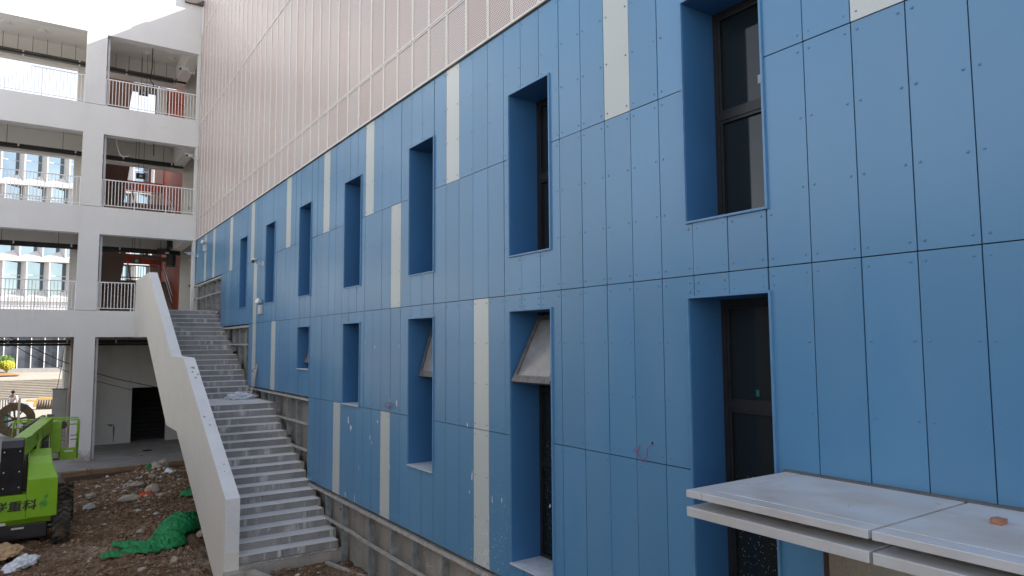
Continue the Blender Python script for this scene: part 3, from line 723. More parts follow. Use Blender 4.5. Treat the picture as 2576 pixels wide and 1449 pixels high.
cctv((-.001, 19.65, 2.25), 'white security camera on the blue wall between two high windows', .9, (-.45, -.85, -.2))
cctv((-.001, 29.6, 3.55), 'white security camera at the far corner of the blue wall', .9, (-.8, -.5, -.15))
cctv((-.08, 31.2, 11.55), 'white camera box on the pier inside the top corridor', 1.2, (-.8, -.5, -.2))
cctv((-.04, 29.90, 7.55), 'white camera box where the middle corridor meets the screen', 1.1, (-.6, -.7, -.2))
def twin_light(y, z, lab):
    r_ = empty('emergency_light', (-.001, y, z), lab, 'emergency light', 'twin head emergency lights')
    MB().box(-.07, 0, -.14, .14, -.17, .08).build('battery_box', M_label, r_, bevel=.008)
    for s in (-.07, .07):
        MB().tube([(-.04, s, .08), (-.05, s, .13)], .012, 6).build('stem', M_black, r_)
        MB().tube([(-.03, s, .16), (-.09, s - .01, .19), (-.13, s - .02, .20)], [.035, .06, .065], 12).build('lamp_head', M_white, r_)
twin_light(19.75, 1.02, 'twin head emergency light below the camera on the blue wall')
twin_light(28.1, 3.72, 'twin head emergency light high on the far end of the blue wall')
def cable(name, pts, r_, m, lab, cat, grp=None):
    pp = []
    P_ = [Vector(p) for p in pts]
    for i in range(len(P_) - 1):
        a, b_, c, d = P_[max(i-1, 0)], P_[i], P_[i+1], P_[min(i+2, len(P_)-1)]
        for j in range(6):
            t_ = j / 6; pp.append(.5 * ((2*b_) + (c-a)*t_ + (2*a-5*b_+4*c-d)*t_*t_ + (3*b_-a-3*c+d)*t_**3))
    pp.append(P_[-1]); o = MB().tube(pp, r_, 6).build(name, m, smooth=True); tag(o, lab, cat, grp); return o
cable('loose_wire', [(.0, 4.93, -.99), (-.05, 4.95, -1.03), (-.03, 4.98, -1.12), (-.04, 5.03, -1.17), (-.03, 5.10, -1.10), (-.03, 5.07, -1.02), (-.03, 5.12, -1.10), (-.02, 5.16, -1.06)], .0035, M_wirep, 'pink and blue loose wire curling from a hole in the blue wall near the canopy', 'wire')
cable('loose_wire', [(.0, 10.94, -1.03), (-.06, 10.98, -1.0), (-.05, 11.15, -1.0), (-.04, 11.25, -1.06), (-.05, 11.1, -1.1), (-.04, 10.99, -1.04), (-.04, 11.18, -1.09)], .005, M_wirep, 'purple loose wire looped beside a white splash on the blue wall', 'wire')
cable('loose_wire', [(.0, 20.4, -.77), (-.1, 20.2, -.74), (-.15, 19.9, -.68), (-.14, 19.7, -.64)], .008, M_wirep, 'pink loose wire poking out above the leaning board', 'wire')
b = MB(); rivet_geo(b, -.002, 4.93, -.985, .014); o = b.build('cable_hole', M_dark, BB); o.location = (0, -15, 4.3)
cable('hanging_cable', [(-2.75, 31.5, 8.96), (-2.85, 31.5, 8.5), (-2.80, 31.5, 8.0), (-2.62, 31.5, 7.62), (-2.35, 31.5, 7.72)], .02, M_plaster_in, 'cream cable hanging in a loop from the middle corridor ceiling', 'cable')
cable('hanging_cable', [(-1.55, 32.5, 12.8), (-1.55, 32.5, 11.9), (-1.6, 32.5, 11.35), (-1.45, 32.8, 11.3), (-1.45, 33.0, 11.1)], .02, M_black, 'black conduit dropping from the top corridor ceiling to the exit sign', 'conduit')
cable('hanging_cable', [(-1.45, 31.8, 8.96), (-1.45, 31.8, 7.9)], .018, M_black, 'straight black conduit dropping from the middle corridor ceiling', 'conduit')
cable('overhead_wire', [(-6.6, 33, .66), (-5.65, 33, .14), (-4.81, 33, -.33), (-3.93, 33, -.78), (-3.08, 33, -1.12), (-2.11, 33, -1.44), (-.6, 33, -1.84)], .016, M_black, 'upper slack wire crossing both undercroft bays', 'wire', 'slack wires in the undercroft')
cable('overhead_wire', [(-7.0, 33, .8), (-6.02, 33, .14), (-5.27, 33, -.39), (-4.4, 33, -.87), (-3.92, 33, -1.1), (-3.06, 33, -1.44), (-1.84, 33, -1.84), (-1.2, 33, -2.05)], .012, M_black, 'lower slack wire crossing both undercroft bays', 'wire', 'slack wires in the undercroft')
cable('hanging_cable', [(-4.25, 33, .1), (-4.3, 33, -.6), (-4.38, 33, -1.3), (-4.45, 33, -1.75)], .012, M_black, 'thin black cable running down to the grey cabinet', 'cable')
# speaker / junction cluster by the stair hall
r_ = empty('junction_box', (-.75, 33.4, 4.1), 'dark junction box with a pale label on the cable tray above the stair hall', 'junction box')
MB().box(-.25, .25, -.08, .08, -.12, .12).build('box_body', M_blackp, r_, bevel=.01); MB().box(.06, .2, -.084, -.081, -.1, -.03).build('paper_label', M_white, r_)
for i, (zz, lab) in enumerate(((4.55, 'upper black round duct end above the stair hall'), (3.75, 'lower black round duct end below the cable tray'))):
    r_ = empty('round_duct', (-.42, 33.6, zz), lab, 'duct', 'black round ducts')
    MB().tube([(0, 0, -.25), (0, 0, .25)], [.19, .19], 14).build('duct_body', M_black, r_); MB().tube([(0, 0, -.27), (0, 0, -.25)], .23, 14).build('flange', M_greyduct, r_)
o = MB().obox((-1.5, 34.3, 3.95), (-.2, 34.3, 3.80), .5, .12).build('flat_duct', M_greyduct); tag(o, 'flat grey duct sticking out under the tray by the stair hall', 'duct')
r_ = empty('fire_alarm', (.52, 34.49, 2.72), 'small dark red alarm button on the pale wall beside the stair hall', 'alarm')
MB().box(-.05, .05, -.03, 0, -.05, .05).build('alarm_box', simple('dark_red_plastic', (.10, .02, .02), .4), r_); MB().box(-.02, .02, -.033, -.0305, -.02, .02).build('button', M_label, r_)
r_ = empty('fire_alarm', (.4, 34.49, 6.33), 'small brown alarm button on the pale wall of the middle corridor', 'alarm')
MB().box(-.05, .05, -.03, 0, -.06, .06).build('alarm_box', M_soffit, r_); MB().box(-.025, .025, -.033, -.0305, -.025, .025).build('button', M_white, r_)
# door in the top corridor
r_ = empty('red_door', (-.3, 34.88, 9.13), 'terracotta door with white handle at the back of the top corridor', 'door')
MB().box(-.38, .38, -.03, .03, 0, 2.1).build('door_leaf', M_orange, r_); MB().box(-.34, -.30, -.07, -.03, .95, 1.2).build('door_handle', M_white, r_); MB().box(-.46, -.381, -.05, .05, 0, 2.2).build('door_frame', M_orange, r_)
cb('hall_pier', M_orange, -.70, .095, 34.80, 34.95, 11.24, 11.88)
def drip(x, y, z0, z1, w, m, seed):
    q_ = random.Random(seed); n = 7; L_ = []; R_2 = []
    for j in range(n):
        z_ = z0 + (z1 - z0) * j / (n - 1); ww = w * (1 - .75 * j / (n - 1)) * q_.uniform(.6, 1.2)
        L_.append((x - ww, y, z_)); R_2.append((x + ww * q_.uniform(.5, 1), y, z_))
    b = MB(); b.v = L_ + R_2[::-1]; b.f = [(i, i + 1, 2*n - 2 - i, 2*n - 1 - i) for i in range(n - 1)]
    cbm(b).build('paint_drip', m, CB, fix=False)
for q in ((-5.31, 1.29, .86, .06), (-5.83, 1.05, .5, .022), (-4.95, .86, .58, .018), (-5.5, .72, .52, .014)): drip(q[0], FY - .004, q[1], q[2], q[3], M_white, int(-q[0] * 100))
for q in ((-3.31, 5.2, 4.55, .05), (-5.2, 4.9, 4.4, .02)): drip(q[0], FY - .004, q[1], q[2], q[3], M_cope, int(-q[0] * 100))
for q in ((-2.42, -3.35, -3.45, .16), (-2.30, -3.42, -4.12, .045)): drip(q[0], 34.495, q[1], q[2], q[3], M_greyduct, int(-q[0] * 100))
cb('hall_pier', M_plaster_in, -.98, -.70, 34.72, 34.95, 9.13, 11.88); cb('hall_pier', M_soffit, -1.12, -1.02, 34.72, 34.9, 9.13, 11.88)

# ------------------------------------------------------------------ outdoor stair
ST = empty('stone_staircase', (-1, 13.6, -4.2), 'long outdoor stair of grey stone climbing beside the blue wall', 'staircase')
So = Vector((-1, 13.6, -4.2))
def sbm(b): b.v = [tuple(Vector(p) - So) for p in b.v]; return b
def sb(name, m, *c, **kw): return sbm(MB().box(*c)).build(name, m, ST, **kw)
XI = -1.852
rnd = random.Random(3)
def make_step(y, z, rise, run, i, xr):
    """riser face at y, tread top at z"""
    off = [-.95, .05] if i % 2 else [-.95 + .0, .05]
    sh = (i % 5) * .03 - .05
    cuts = [XI + .0, -1.0 + sh, -.32 + sh * .5 + (.08 if i % 3 else 0), xr - .005]
    for a, b_ in zip(cuts[:-1], cuts[1:]):
        dy = rnd.uniform(-.004, .004)
        sb('riser_tile', M_tile, a + .0025, b_ - .0025, y + dy, y + .03, z - rise + .002, z - .016)
    cuts = [XI, -.9 + sh, xr]
    for a, b_ in zip(cuts[:-1], cuts[1:]):
        dz = rnd.uniform(-.002, .002)
        sb('tread_slab', M_tread, a + .002, b_ + (.0 if b_ < xr else .02) - .002, y - .012, y + run + .028, z - .014, z + dz)
    # bedding and raw core, ragged towards the wall
    e = xr + rnd.uniform(.03, .12)
    sb('stair_core', M_conc, XI, e, y + .031, y + run + .032, z - rise - .05, z - .015)
rise = .1495; z = -4.02; y = 13.65
for i in range(17):
    z += rise
    if i < 16: make_step(y + .30 * i, z, rise, .30, i, .03 - .006 * i + rnd.uniform(-.02, .03))
zl = -1.48; yl = 13.65 + .30 * 16
cuts = [XI, -1.0, -.3, -.06]
for a, b_ in zip(cuts[:-1], cuts[1:]): sb('riser_tile', M_tile, a + .0025, b_ - .0025, yl, yl + .03, zl - rise, zl - .016)
for j, (a, b_) in enumerate(((XI, -.95), (-.95, .03))):
    for (c, d) in ((yl - .012, yl + .75), (yl + .755, yl + 1.5), (yl + 1.505, 20.66)):
        sb('landing_slab', M_tread, a + .002, b_ - .002, c, d, zl - .014, zl + rnd.uniform(-.001, .001))
sb('stair_core', M_conc, XI, .2, yl + .031, 20.66, zl - .2, zl - .015)
ru = (25.85 - 20.62) / 17; rz = (1.2 - zl) / 18
for i in range(18):
    zz = zl + rz * (i + 1); make_step(20.62 + ru * i, zz, rz, ru if i < 17 else .3, i, -.02 + rnd.uniform(-.05, .06))
sb('landing_slab', M_tread, XI, .1, 26.1, 29.95, 1.14, 1.199); sb('landing_slab', M_tread, -2.1, .1, 29.95, 30.4, 1.14, 1.199) if False else None
# soffit body of the flights
b = MB().prism([(13.7, -4.25), (18.5, -1.85), (20.5, -1.75), (25.9, .95), (29.95, .95), (29.95, .55), (26, .40), (21.1, -2.12), (19.3, -2.10), (14.9, -4.25)], 0, XI, .2)
sbm(b).build('stair_soffit', M_conc, ST)
# footing course in front of the first riser
b = MB().prism([(13.52, -4.6), (13.5, -4.05), (13.75, -4.04), (13.75, -4.6)], 0, -1.85, .2); sbm(b).build('footing', M_conc, ST)
b = MB().prism([(13.42, -4.75), (13.45, -4.12), (13.62, -4.10), (13.62, -4.75)], 0, -2.12, -1.7); sbm(b).build('footing', M_conc, ST)
# parapet: beige side wall with pale coping
top = [(29.95, 2.47), (26.03, 2.465), (20.57, -.285), (18.665, -.305), (13.63, -2.815)]
bot = [(13.6, -4.75), (14.2, -4.55), (18.1, -2.73), (19.36, -2.15), (21.09, -2.165), (25.98, .286), (29.95, .32)]
b = MB().prism([(y_, z_ - .012) for y_, z_ in top] + bot, 0, -2.107, XI)
sbm(b).build('parapet_wall', M_parapet, ST)
for (a, b_) in zip(top[:-1], top[1:]):
    c = MB(); n = 0
    c.v = [(-2.107, a[0], a[1] - .0115), (XI, a[0], a[1] - .0115), (XI, b_[0], b_[1] - .0115), (-2.107, b_[0], b_[1] - .0115), (-2.107, a[0], a[1]), (XI, a[0], a[1]), (XI, b_[0], b_[1]), (-2.107, b_[0], b_[1])]
    c.f = [(0, 1, 2, 3), (4, 5, 6, 7), (0, 1, 5, 4), (1, 2, 6, 5), (2, 3, 7, 6), (3, 0, 4, 7)]
    sbm(c).build('coping', M_cope, ST)
sb('parapet_end', M_cope, -2.105, XI - .002, 13.615, 13.6285, -4.10, -2.83)
# chips knocked out of the coping
for (yy, xx, s_) in ((18.2, -1.95, .05), (18.0, -2.0, .03), (17.9, -1.9, .03), (17.75, -1.97, .03), (15.9, -1.98, .02), (16.2, -2.04, .025), (14.6, -1.95, .015), (14.4, -1.98, .012)):
    zz = -.305 + (yy - 18.665) * .4985 + .002
    b = MB(); n = 9
    for j in range(n):
        a = 2 * math.pi * j / n; q = rnd.uniform(.6, 1.2) * s_; b.v.append((xx + q * math.cos(a), yy + q * 1.6 * math.sin(a), zz + q * 1.6 * math.sin(a) * .4985))
    b.f = [tuple(range(n))]; sbm(b).build('coping_chip', M_conc, ST, fix=False)

# ------------------------------------------------------------------ clutter on the stair
o = MB().obox((-.16, 20.12, -1.46), (-.012, 20.02, -.55), .11, .02, up=(1, 0, 0)).build('leaning_board', simple('pale_board', (.42, .38, .33), .8)); tag(o, 'narrow pale board leaning against the blue wall on the stair landing', 'board')
def lump(name, loc, size, m, seed, amp=.35, freq=2.0, sub=3, flat=True):
    import bmesh
    bm = bmesh.new(); bmesh.ops.create_icosphere(bm, subdivisions=sub, radius=1)
    for v in bm.verts:
        n_ = noise.noise(v.co * freq + Vector((seed * 3.7, seed, 0))); n2 = noise.noise(v.co * freq * 2.7 + Vector((0, seed * 5.1, 2)))
        v.co *= 1 + amp * n_ + amp * .5 * n2
        v.co.x *= size[0]; v.co.y *= size[1]; v.co.z *= size[2]
        if flat and v.co.z < -size[2] * .4: v.co.z = -size[2] * .4
    me = bpy.data.meshes.new(name); bm.to_mesh(me); bm.free(); me.materials.append(m)
    o = bpy.data.objects.new(name, me); col.objects.link(o); o.location = loc; o['_'] = 0; del o['_']; return o
o = lump('crumpled_sheet', (-.48, 19.95, -1.42), (.34, .22, .13), M_bag, 5, .5, 2.5, 4); tag(o, 'crumpled white plastic sheet on the stair landing beside the board', 'plastic sheet')
o = lump('crumpled_sheet', (-.15, 20.25, -1.43), (.22, .15, .06), M_bag, 9, .5, 2.5, 3); tag(o, 'flat scrap of white sheet at the foot of the leaning board', 'plastic sheet')
# crumbs of rubble by the first riser
b = MB(); rr = random.Random(11)
def clod(b, x, y, z, s, rr):
    n = len(b.v)
    for i in range(6):
        d = [(1,0,0),(-1,0,0),(0,1,0),(0,-1,0),(0,0,1),(0,0,-1)][i]
        q = s * rr.uniform(.6, 1.3); b.v.append((x + d[0]*q + rr.uniform(-.2, .2)*s, y + d[1]*q + rr.uniform(-.2, .2)*s, z + d[2]*q*.7))
    for f in ((0,2,4),(2,1,4),(1,3,4),(3,0,4),(2,0,5),(1,2,5),(3,1,5),(0,3,5)): b.f.append((n+f[0], n+f[1], n+f[2]))
for i in range(260):
    clod(b, rr.uniform(-1.6, .15), rr.uniform(13.52, 13.64), -4.03, rr.uniform(.006, .022), rr)
b.build('rubble_crumbs', M_chip, kind='stuff', fix=False)
# ------------------------------------------------------------------ soil clods, stones and rubbish
b1 = MB(); b2 = MB(); b3 = MB()
for i in range(26000):
    x = rr.uniform(-6.6, .15); y = 9 + 18.8 * rr.random() ** .8
    if -2.12 < x < .2 and 13.4 < y and y < 19: continue
    u = rr.random(); s = .012 + .045 * u ** 4
    if noise.noise(Vector((x * .9, y * .9, 9))) > .05 or (x > -2.6): s *= 1.35
    z = hgt(x, y) + s * .2
    if i % 23 == 0: clod(b2, x, y, z, s * .8, rr)
    elif i % 97 == 0: clod(b3, x, y, z, s * .9, rr)
    else: clod(b1, x, y, z, s, rr)
for i in range(420):
    x = rr.gauss(-2.3, .8); y = rr.gauss(24.4, 1.5)
    if i % 3 == 0: x = rr.uniform(-4.0, -2.2); y = rr.uniform(14.5, 22)
    if x > -1.2 or y > 27.6 or x < -4.2: continue
    s = rr.uniform(.03, .085); clod((b1, b2, b1)[i % 3], x, y, hgt(x, y) + s * .3, s, rr)
b1.build('soil_clods', M_clod, kind='stuff', fix=False); b2.build('pale_chips', M_chip, kind='stuff', fix=False); b3.build('brick_crumbs', M_brick, kind='stuff', fix=False)
ROCK = [(-2.75, 22.9, .30, .14, .12, 'long flat broken concrete slab on the soil left of the orange rag'), (-2.10, 23.35, .22, .20, .20, 'largest rounded rock, just behind the orange rag'), (-1.36, 27.0, .30, .22, .26, 'rock on top of the spoil heap by the floor edge'), (-1.62, 26.6, .26, .2, .16, 'rock low on the spoil heap beside the green rag'), (-1.95, 22.7, .22, .12, .06, 'flat pale stone in front of the largest rock'), (-2.45, 24.1, .22, .15, .08, 'flat dark stone behind the largest rock'), (-2.62, 24.9, .18, .12, .09, 'pale stone behind the flat dark one'), (-1.45, 25.0, .22, .14, .09, 'pale stone midway between the spoil heap and the parapet'), (-1.15, 25.6, .2, .1, .05, 'thin pale slab near the foot of the parapet'), (-1.9, 24.9, .14, .1, .09, 'small grey stone between the rubble rocks'), (-3.65, 24.0, .16, .13, .10, 'grey stone lump beside the rear wheel'), (-2.35, 17.9, .10, .08, .07, 'small stone behind the green net'), (-1.75, 17.6, .14, .12, .10, 'grey lump between the green net and the parapet'), (-2.9, 18.9, .08, .07, .06, 'reddish stone behind the tail of the net'), (-3.2, 15.6, .09, .08, .06, 'pale stone near the bottom edge below the net'), (-2.6, 15.8, .10, .08, .07, 'brown stone just below the green net')]
for i, (x, y, a, b_, c, lab) in enumerate(ROCK):
    o = lump('rock', (x, y, hgt(x, y) + c * .5), (a, b_, c), M_rock, i + 1, .34, 1.4, 2); o.rotation_euler = (0, 0, i * .7); tag(o, lab, 'rock', 'rocks and rubble on the soil')
# green debris net
def soft(x, y):
    return sum(hgt(x + dx, y + dy) for dx in (-.14, -.05, .05, .14) for dy in (-.14, -.05, .05, .14)) / 16 + .03
def cloth(name, segs, m, lab, cat, amp=.05, st=.025, fr=9):
    xs = [p[0] for s in segs for p in (s[0], s[1])]; ys = [p[1] for s in segs for p in (s[0], s[1])]; mr = max(max(s[2], s[3]) for s in segs) + .1
    x0, x1, y0, y1 = min(xs) - mr, max(xs) + mr, min(ys) - mr, max(ys) + mr
    nx = int((x1 - x0) / st); ny = int((y1 - y0) / st); idx = {}; b = MB()
    def H(x, y):
        best = -1; hh = 0
        for (a, c, ra, rc, ha, hc) in segs:
            ax, ay = a; dx, dy = c[0] - ax, c[1] - ay; L2 = dx*dx + dy*dy + 1e-9
            t_ = max(0, min(1, ((x-ax)*dx + (y-ay)*dy) / L2)); d = math.hypot(x-ax-t_*dx, y-ay-t_*dy)
            r_ = ra + (rc-ra)*t_; r_ *= 1 + .16 * noise.noise(Vector((x*2.2, y*2.2, 2))); q = 1 - (d / r_) ** 2
            if q > 0:
                h = (ha + (hc-ha)*t_) * math.sqrt(q)
                if h > hh or best < q: hh = max(hh, h); best = max(best, q)
        return best, hh
    for j in range(ny):
        for i in range(nx):
            x, y = x0 + i*st, y0 + j*st; q, h = H(x, y)
            if q <= 0: continue
            w = noise.noise(Vector((x*2.2, y*2.2, 4))) * 1.2
            f = 1 - abs(noise.noise(Vector((x*fr*.55 + w*2.5, y*fr*.9 + w, 1)))) * 2
            f2 = 1 - abs(noise.noise(Vector((x*fr*1.4 - w*2, y*fr*1.2, 6)))) * 2
            idx[(i, j)] = len(b.v); b.v.append((x, y, soft(x, y) + h + amp * (f + .5 * f2) * min(1, q * 1.3)))
    for (i, j), a in idx.items():
        k = [(i+1, j), (i+1, j+1), (i, j+1)]
        if all(q in idx for q in k): b.f.append((a, idx[k[0]], idx[k[1]], idx[k[2]]))
    o = b.build(name, m, smooth=True, fix=False); tag(o, lab, cat); return o
cloth('debris_net', [((-2.3, 18.0), (-2.05, 18.35), .42, .44, .31, .30), ((-2.0, 18.5), (-1.65, 19.0), .34, .14, .26, .18), ((-2.5, 17.4), (-3.0, 17.25), .42, .20, .16, .07), ((-3.0, 17.25), (-3.5, 17.5), .18, .10, .06, .04), ((-2.9, 16.95), (-3.8, 16.8), .20, .07, .06, .03)], M_net, 'big heap of bright green debris net trailing a tail over the soil', 'net', .075, .018, 8)
cloth('debris_net', [((-1.52, 21.7), (-1.3, 21.55), .13, .2, .12, .13)], M_net, 'scrap of green net half under the stair parapet', 'net', .05)
cloth('green_rag', [((-1.85, 26.6), (-1.75, 26.8), .14, .12, .16, .14)], M_net, 'small green rag beside the rocks of the spoil heap', 'rag', .03)
cloth('orange_rag', [((-2.40, 22.95), (-2.22, 23.05), .12, .1, .08, .08)], M_red, 'small bright orange rag between the rocks', 'rag', .05, .02, 16)
cloth('white_rag', [((-1.5, 24.9), (-1.42, 24.5), .10, .08, .12, .08)], M_bag, 'twisted white rag on the slope of the spoil heap', 'rag', .04, .02, 14)
cloth('clear_bag', [((-3.75, 22.6), (-3.7, 22.8), .16, .14, .10, .08)], simple('clear_plastic_film', (.42, .42, .42), .3, var=.3, scale=12), 'translucent plastic bag on the soil behind the front wheel', 'bag', .05, .02, 14)
# sacks at the lower left
o = lump('paper_sack', (-5.50, 18.15, -4.28), (.38, .34, .15), M_paper, 21, .35, 1.6, 4); tag(o, 'crumpled brown paper sack at the bottom left corner', 'sack')
for v in o.data.vertices: v.co.z += .03 * (1 - abs(noise.noise(v.co * 9)) * 2)
o = lump('woven_sack', (-5.15, 17.3, -4.34), (.20, .46, .10), M_bag, 31, .35, 1.8, 4); o.rotation_euler = (0, 0, -.45); tag(o, 'crumpled white woven sack beside the brown paper one', 'sack')
for v in o.data.vertices: v.co.z += .035 * (1 - abs(noise.noise(v.co * 8)) * 2)
# timber edging of the undercroft floor
for q in ((-4.3, -2.6, 27.86, -4.30, .0), (-2.58, -.2, 27.84, -4.27, .0)):
    o = MB().obox((q[0], q[2], q[3]), (q[1], q[2] + .06, q[3] + .03), .05, .16).build('edge_plank', M_wood); tag(o, 'upper plank along the undercroft floor edge, ' + ('left length' if q[0] < -4 else 'right length'), 'plank', 'form planks along the floor edge')
o = MB().obox((-4.2, 27.70, -4.44), (-.2, 27.76, -4.40), .05, .14).build('edge_plank', M_woodd); tag(o, 'lower dark plank below the floor edge', 'plank', 'form planks along the floor edge')
for i, (x, lab) in enumerate(((-3.56, 'rusty stake, leftmost of the pair by the planks'), (-3.46, 'rusty stake, rightmost of the pair by the planks'), (-1.95, 'rusty stake standing alone against the planks'))):
    o = MB().tube([(x, 27.74, -4.7), (x + .01, 27.74, -4.12)], .016, 6).build('stake', M_copper); tag(o, lab, 'stake', 'rusty stakes at the planks')
o = MB().obox((-1.25, 26.9, -4.32), (-.3, 26.6, -4.36), .22, .06).build('loose_plank', M_woodd); tag(o, 'weathered plank lying on the soil behind the spoil heap', 'plank')
o = MB().obox((-2.0, 30.4, -4.17), (-1.7, 30.1, -4.17), .12, .03).build('wood_offcut', M_wood); tag(o, 'short wood offcut on the undercroft floor', 'offcut')
b = MB().tube([(-1.35 + .16 * math.cos(a * .5), 31.4 + .1 * math.sin(a * .5), -4.17) for a in range(13)], .02, 6); o = b.build('rope_ring', M_black); tag(o, 'black ring of hose on the undercroft floor', 'hose')
for i, (xa, ya, xb, yb, lab) in enumerate(((-1.75, 13.2, -1.25, 12.2, 'concrete kerb piece lying at the parapet foot'), (-.3, 13.35, .15, 11.9, 'pale batten on the soil by the concrete base wall'))):
    o = MB().obox((xa, ya, -4.08 if i == 0 else -4.18), (xb, yb, -4.2 if i == 0 else -4.25), .16 if i == 0 else .05, .12 if i == 0 else .05).build('kerb_piece' if i == 0 else 'batten', M_conc if i == 0 else M_galvd); tag(o, lab, 'kerb' if i == 0 else 'batten')

# ------------------------------------------------------------------ boom lift
BL = empty('boom_lift', (-5.45, 20.6, -4.5), 'lime green boom lift with black elbow cover parked on the soil', 'boom lift')
Bo = Vector((-5.45, 20.6, -4.5))
def lb(b, name, m, parent=None, **kw): b.v = [tuple(Vector(p) - Bo) for p in b.v]; return b.build(name, m, parent or BL, **kw)
# counterweight: faceted hood, front faces -y
CX, HW = -5.45, .88
prof = [(18.98, -3.80), (18.92, -2.93), (19.22, -2.66), (19.50, -2.52), (20.95, -2.52), (20.95, -3.80)]
n = 5
b = MB()
L = [(CX + .30, p[0], p[1]) for p in prof]; Rr = []
for p in prof:
    ins = .13 if p[1] > -2.7 else 0
    Rr.append((CX + HW - ins, p[0], p[1]))
b.v = L + Rr; k = len(prof)
b.f = [tuple(range(k)), tuple(range(2*k - 1, k - 1, -1))] + [(i, (i+1) % k, k + (i+1) % k, k + i) for i in range(k)]
lb(b, 'counterweight', M_lime2, bevel=.02, label='green hood with a dark smudge')
b = MB(); L2 = [(2*CX - x, y, z) for x, y, z in L]; R2 = [(2*CX - x, y, z) for x, y, z in Rr]; b.v = L2 + R2
b.f = [tuple(range(k)), tuple(range(2*k - 1, k - 1, -1))] + [(i, (i+1) % k, k + (i+1) % k, k + i) for i in range(k)]
lb(b, 'counterweight', M_lime2, bevel=.02)
lb(MB().prism([(18.98, -3.80), (18.935, -3.26), (19.4, -3.26), (19.4, -3.80)], 0, CX - .2999, CX + .2999), 'lower_apron', M_lime2)
lb(MB().prism([(18.99, -3.801), (19.12, -3.93), (20.5, -3.93), (20.5, -3.801)], 0, CX - .80, CX + .76), 'belly_plate', M_lime2)
lb(MB().box(CX - .7, CX - .05, 18.99, 19.0, -3.90, -3.84), 'silver_strip', M_label)
# black elbow cover
lb(MB().prism([(19.02, -3.255), (18.86, -2.2), (18.93, -2.07), (19.35, -2.05), (19.45, -3.255)], 0, CX - .19, CX + .22), 'elbow_cover', M_blackp, bevel=.02)
b = MB()
for x in (-.13, .15):
    for z_ in (-2.3, -2.75, -3.1): b.box(CX + x - .012, CX + x + .012, 18.84 + (-2.2 - z_) * .152, 18.88 + (-2.2 - z_) * .152, z_ - .012, z_ + .012)
lb(b, 'cover_bolts', M_label)
# turret, hoses
lb(MB().box(CX - .28, CX + .28, 19.5, 21.5, -3.5, -2.6), 'turntable', M_blackp)
for i in range(4):
    x = CX - .34 - .03 * i
    lb(MB().tube([(x, 19.6, -2.1), (x - .04, 19.1, -2.15), (x - .05, 18.98, -2.6), (x, 19.1, -3.1)], .022, 6), 'hydraulic_hose', M_black, smooth=True)
# main boom
b = MB().obox((CX + .10, 19.30, -2.27), (-4.80, 24.0, -2.22), .30, .36); lb(b, 'main_boom', M_lime, bevel=.012)
lb(MB().obox((CX + .12, 19.28, -2.07), (-5.20, 19.9, -2.068), .24, .012), 'boom_cover_plate', M_lime)
d = Vector((.55, 4.7, .05)).normalized(); sd_ = Vector((d.y, -d.x, 0)).normalized()
for q, w in ((1.9, .30), (2.9, .22)):   # ghost lettering blocks and model plate on the boom flank
    pass
lb(MB().obox((-5.0, 20.6, -2.62), (-4.93, 21.7, -2.42), .05, .20), 'lift_link', M_lime)
lb(MB().tube([(-5.28, 20.0, -2.75), (-4.98, 22.9, -2.5)], .055, 10), 'lift_cylinder', M_steelrail)
lb(MB().box(-5.25, -4.75, 21.9, 23.4, -3.5, -2.45), 'valve_block', M_blackp)
# boom head, rotator and jib panel
lb(MB().box(-4.95, -4.66, 23.95, 24.2, -2.55, -2.02), 'boom_head', M_lime, bevel=.01)
lb(MB().box(-4.80, -4.62, 24.0, 24.3, -2.01, -1.96), 'head_bracket', M_greyduct)
lb(MB().box(-4.70, -4.42, 24.25, 24.45, -3.08, -2.20), 'jib_plate', M_lime, bevel=.02); lb(MB().tube([(-4.56, 24.2, -2.3), (-4.56, 24.5, -2.3)], .13, 18), 'jib_plate', M_lime)
lb(MB().box(-4.92, -4.72, 24.2, 24.3, -3.1, -2.5), 'jib_shadow_panel', M_blackp)
b = MB().tube([(-4.40, 24.3, -2.30), (-4.40, 24.5, -2.30)], .11, 16); lb(b, 'rotator', M_blackp)
# basket
bk_ = MB().box(-5.62, -3.98, 24.75, 25.45, -3.36, -3.30); lb(bk_, 'basket_floor', M_greyduct)
lb(MB().box(-4.45, -3.99, 24.74, 24.752, -3.36, -3.02).box(-5.62, -5.1, 24.74, 24.752, -3.36, -3.02), 'toe_board', M_lime)
lb(MB().box(-4.32, -4.10, 24.73, 24.738, -3.14, -3.09), 'white_label', M_white)
def tubes(name, segs, r_, m):
    for s in segs: lb(MB().tube(s, r_, 8), name, m, smooth=True)
tubes('basket_rail', [[(-5.62, y_, z_), (-5.58, y_, -2.2), (-4.0, y_, -2.2), (-3.97, y_, -2.25), (-4.0, y_, z_)] for y_, z_ in ((24.75, -3.33), (25.45, -3.33))], .024, M_lime)
tubes('basket_rail', [[(-4.42, 24.75, -2.33), (-3.98, 24.75, -2.33)], [(-5.6, 24.75, -2.36), (-5.1, 24.75, -2.36)], [(-4.0, 24.75, -2.22), (-4.0, 25.45, -2.22)], [(-5.6, 24.75, -2.22), (-5.6, 25.45, -2.22)]], .02, M_lime)
tubes('basket_mid_rail', [[(-4.42, 24.75, -2.66), (-4.0, 24.75, -2.66)], [(-4.42, 24.75, -2.78), (-3.98, 24.75, -2.78)], [(-5.6, 24.75, -2.72), (-5.1, 24.75, -2.72)], [(-4.0, 24.75, -2.72), (-4.0, 25.45, -2.72)]], .014, M_steelrail)
tubes('basket_post', [[(-4.45, 24.75, -3.3), (-4.42, 24.75, -2.2)], [(-5.1, 24.75, -3.3), (-5.1, 24.75, -2.2)]], .024, M_lime)
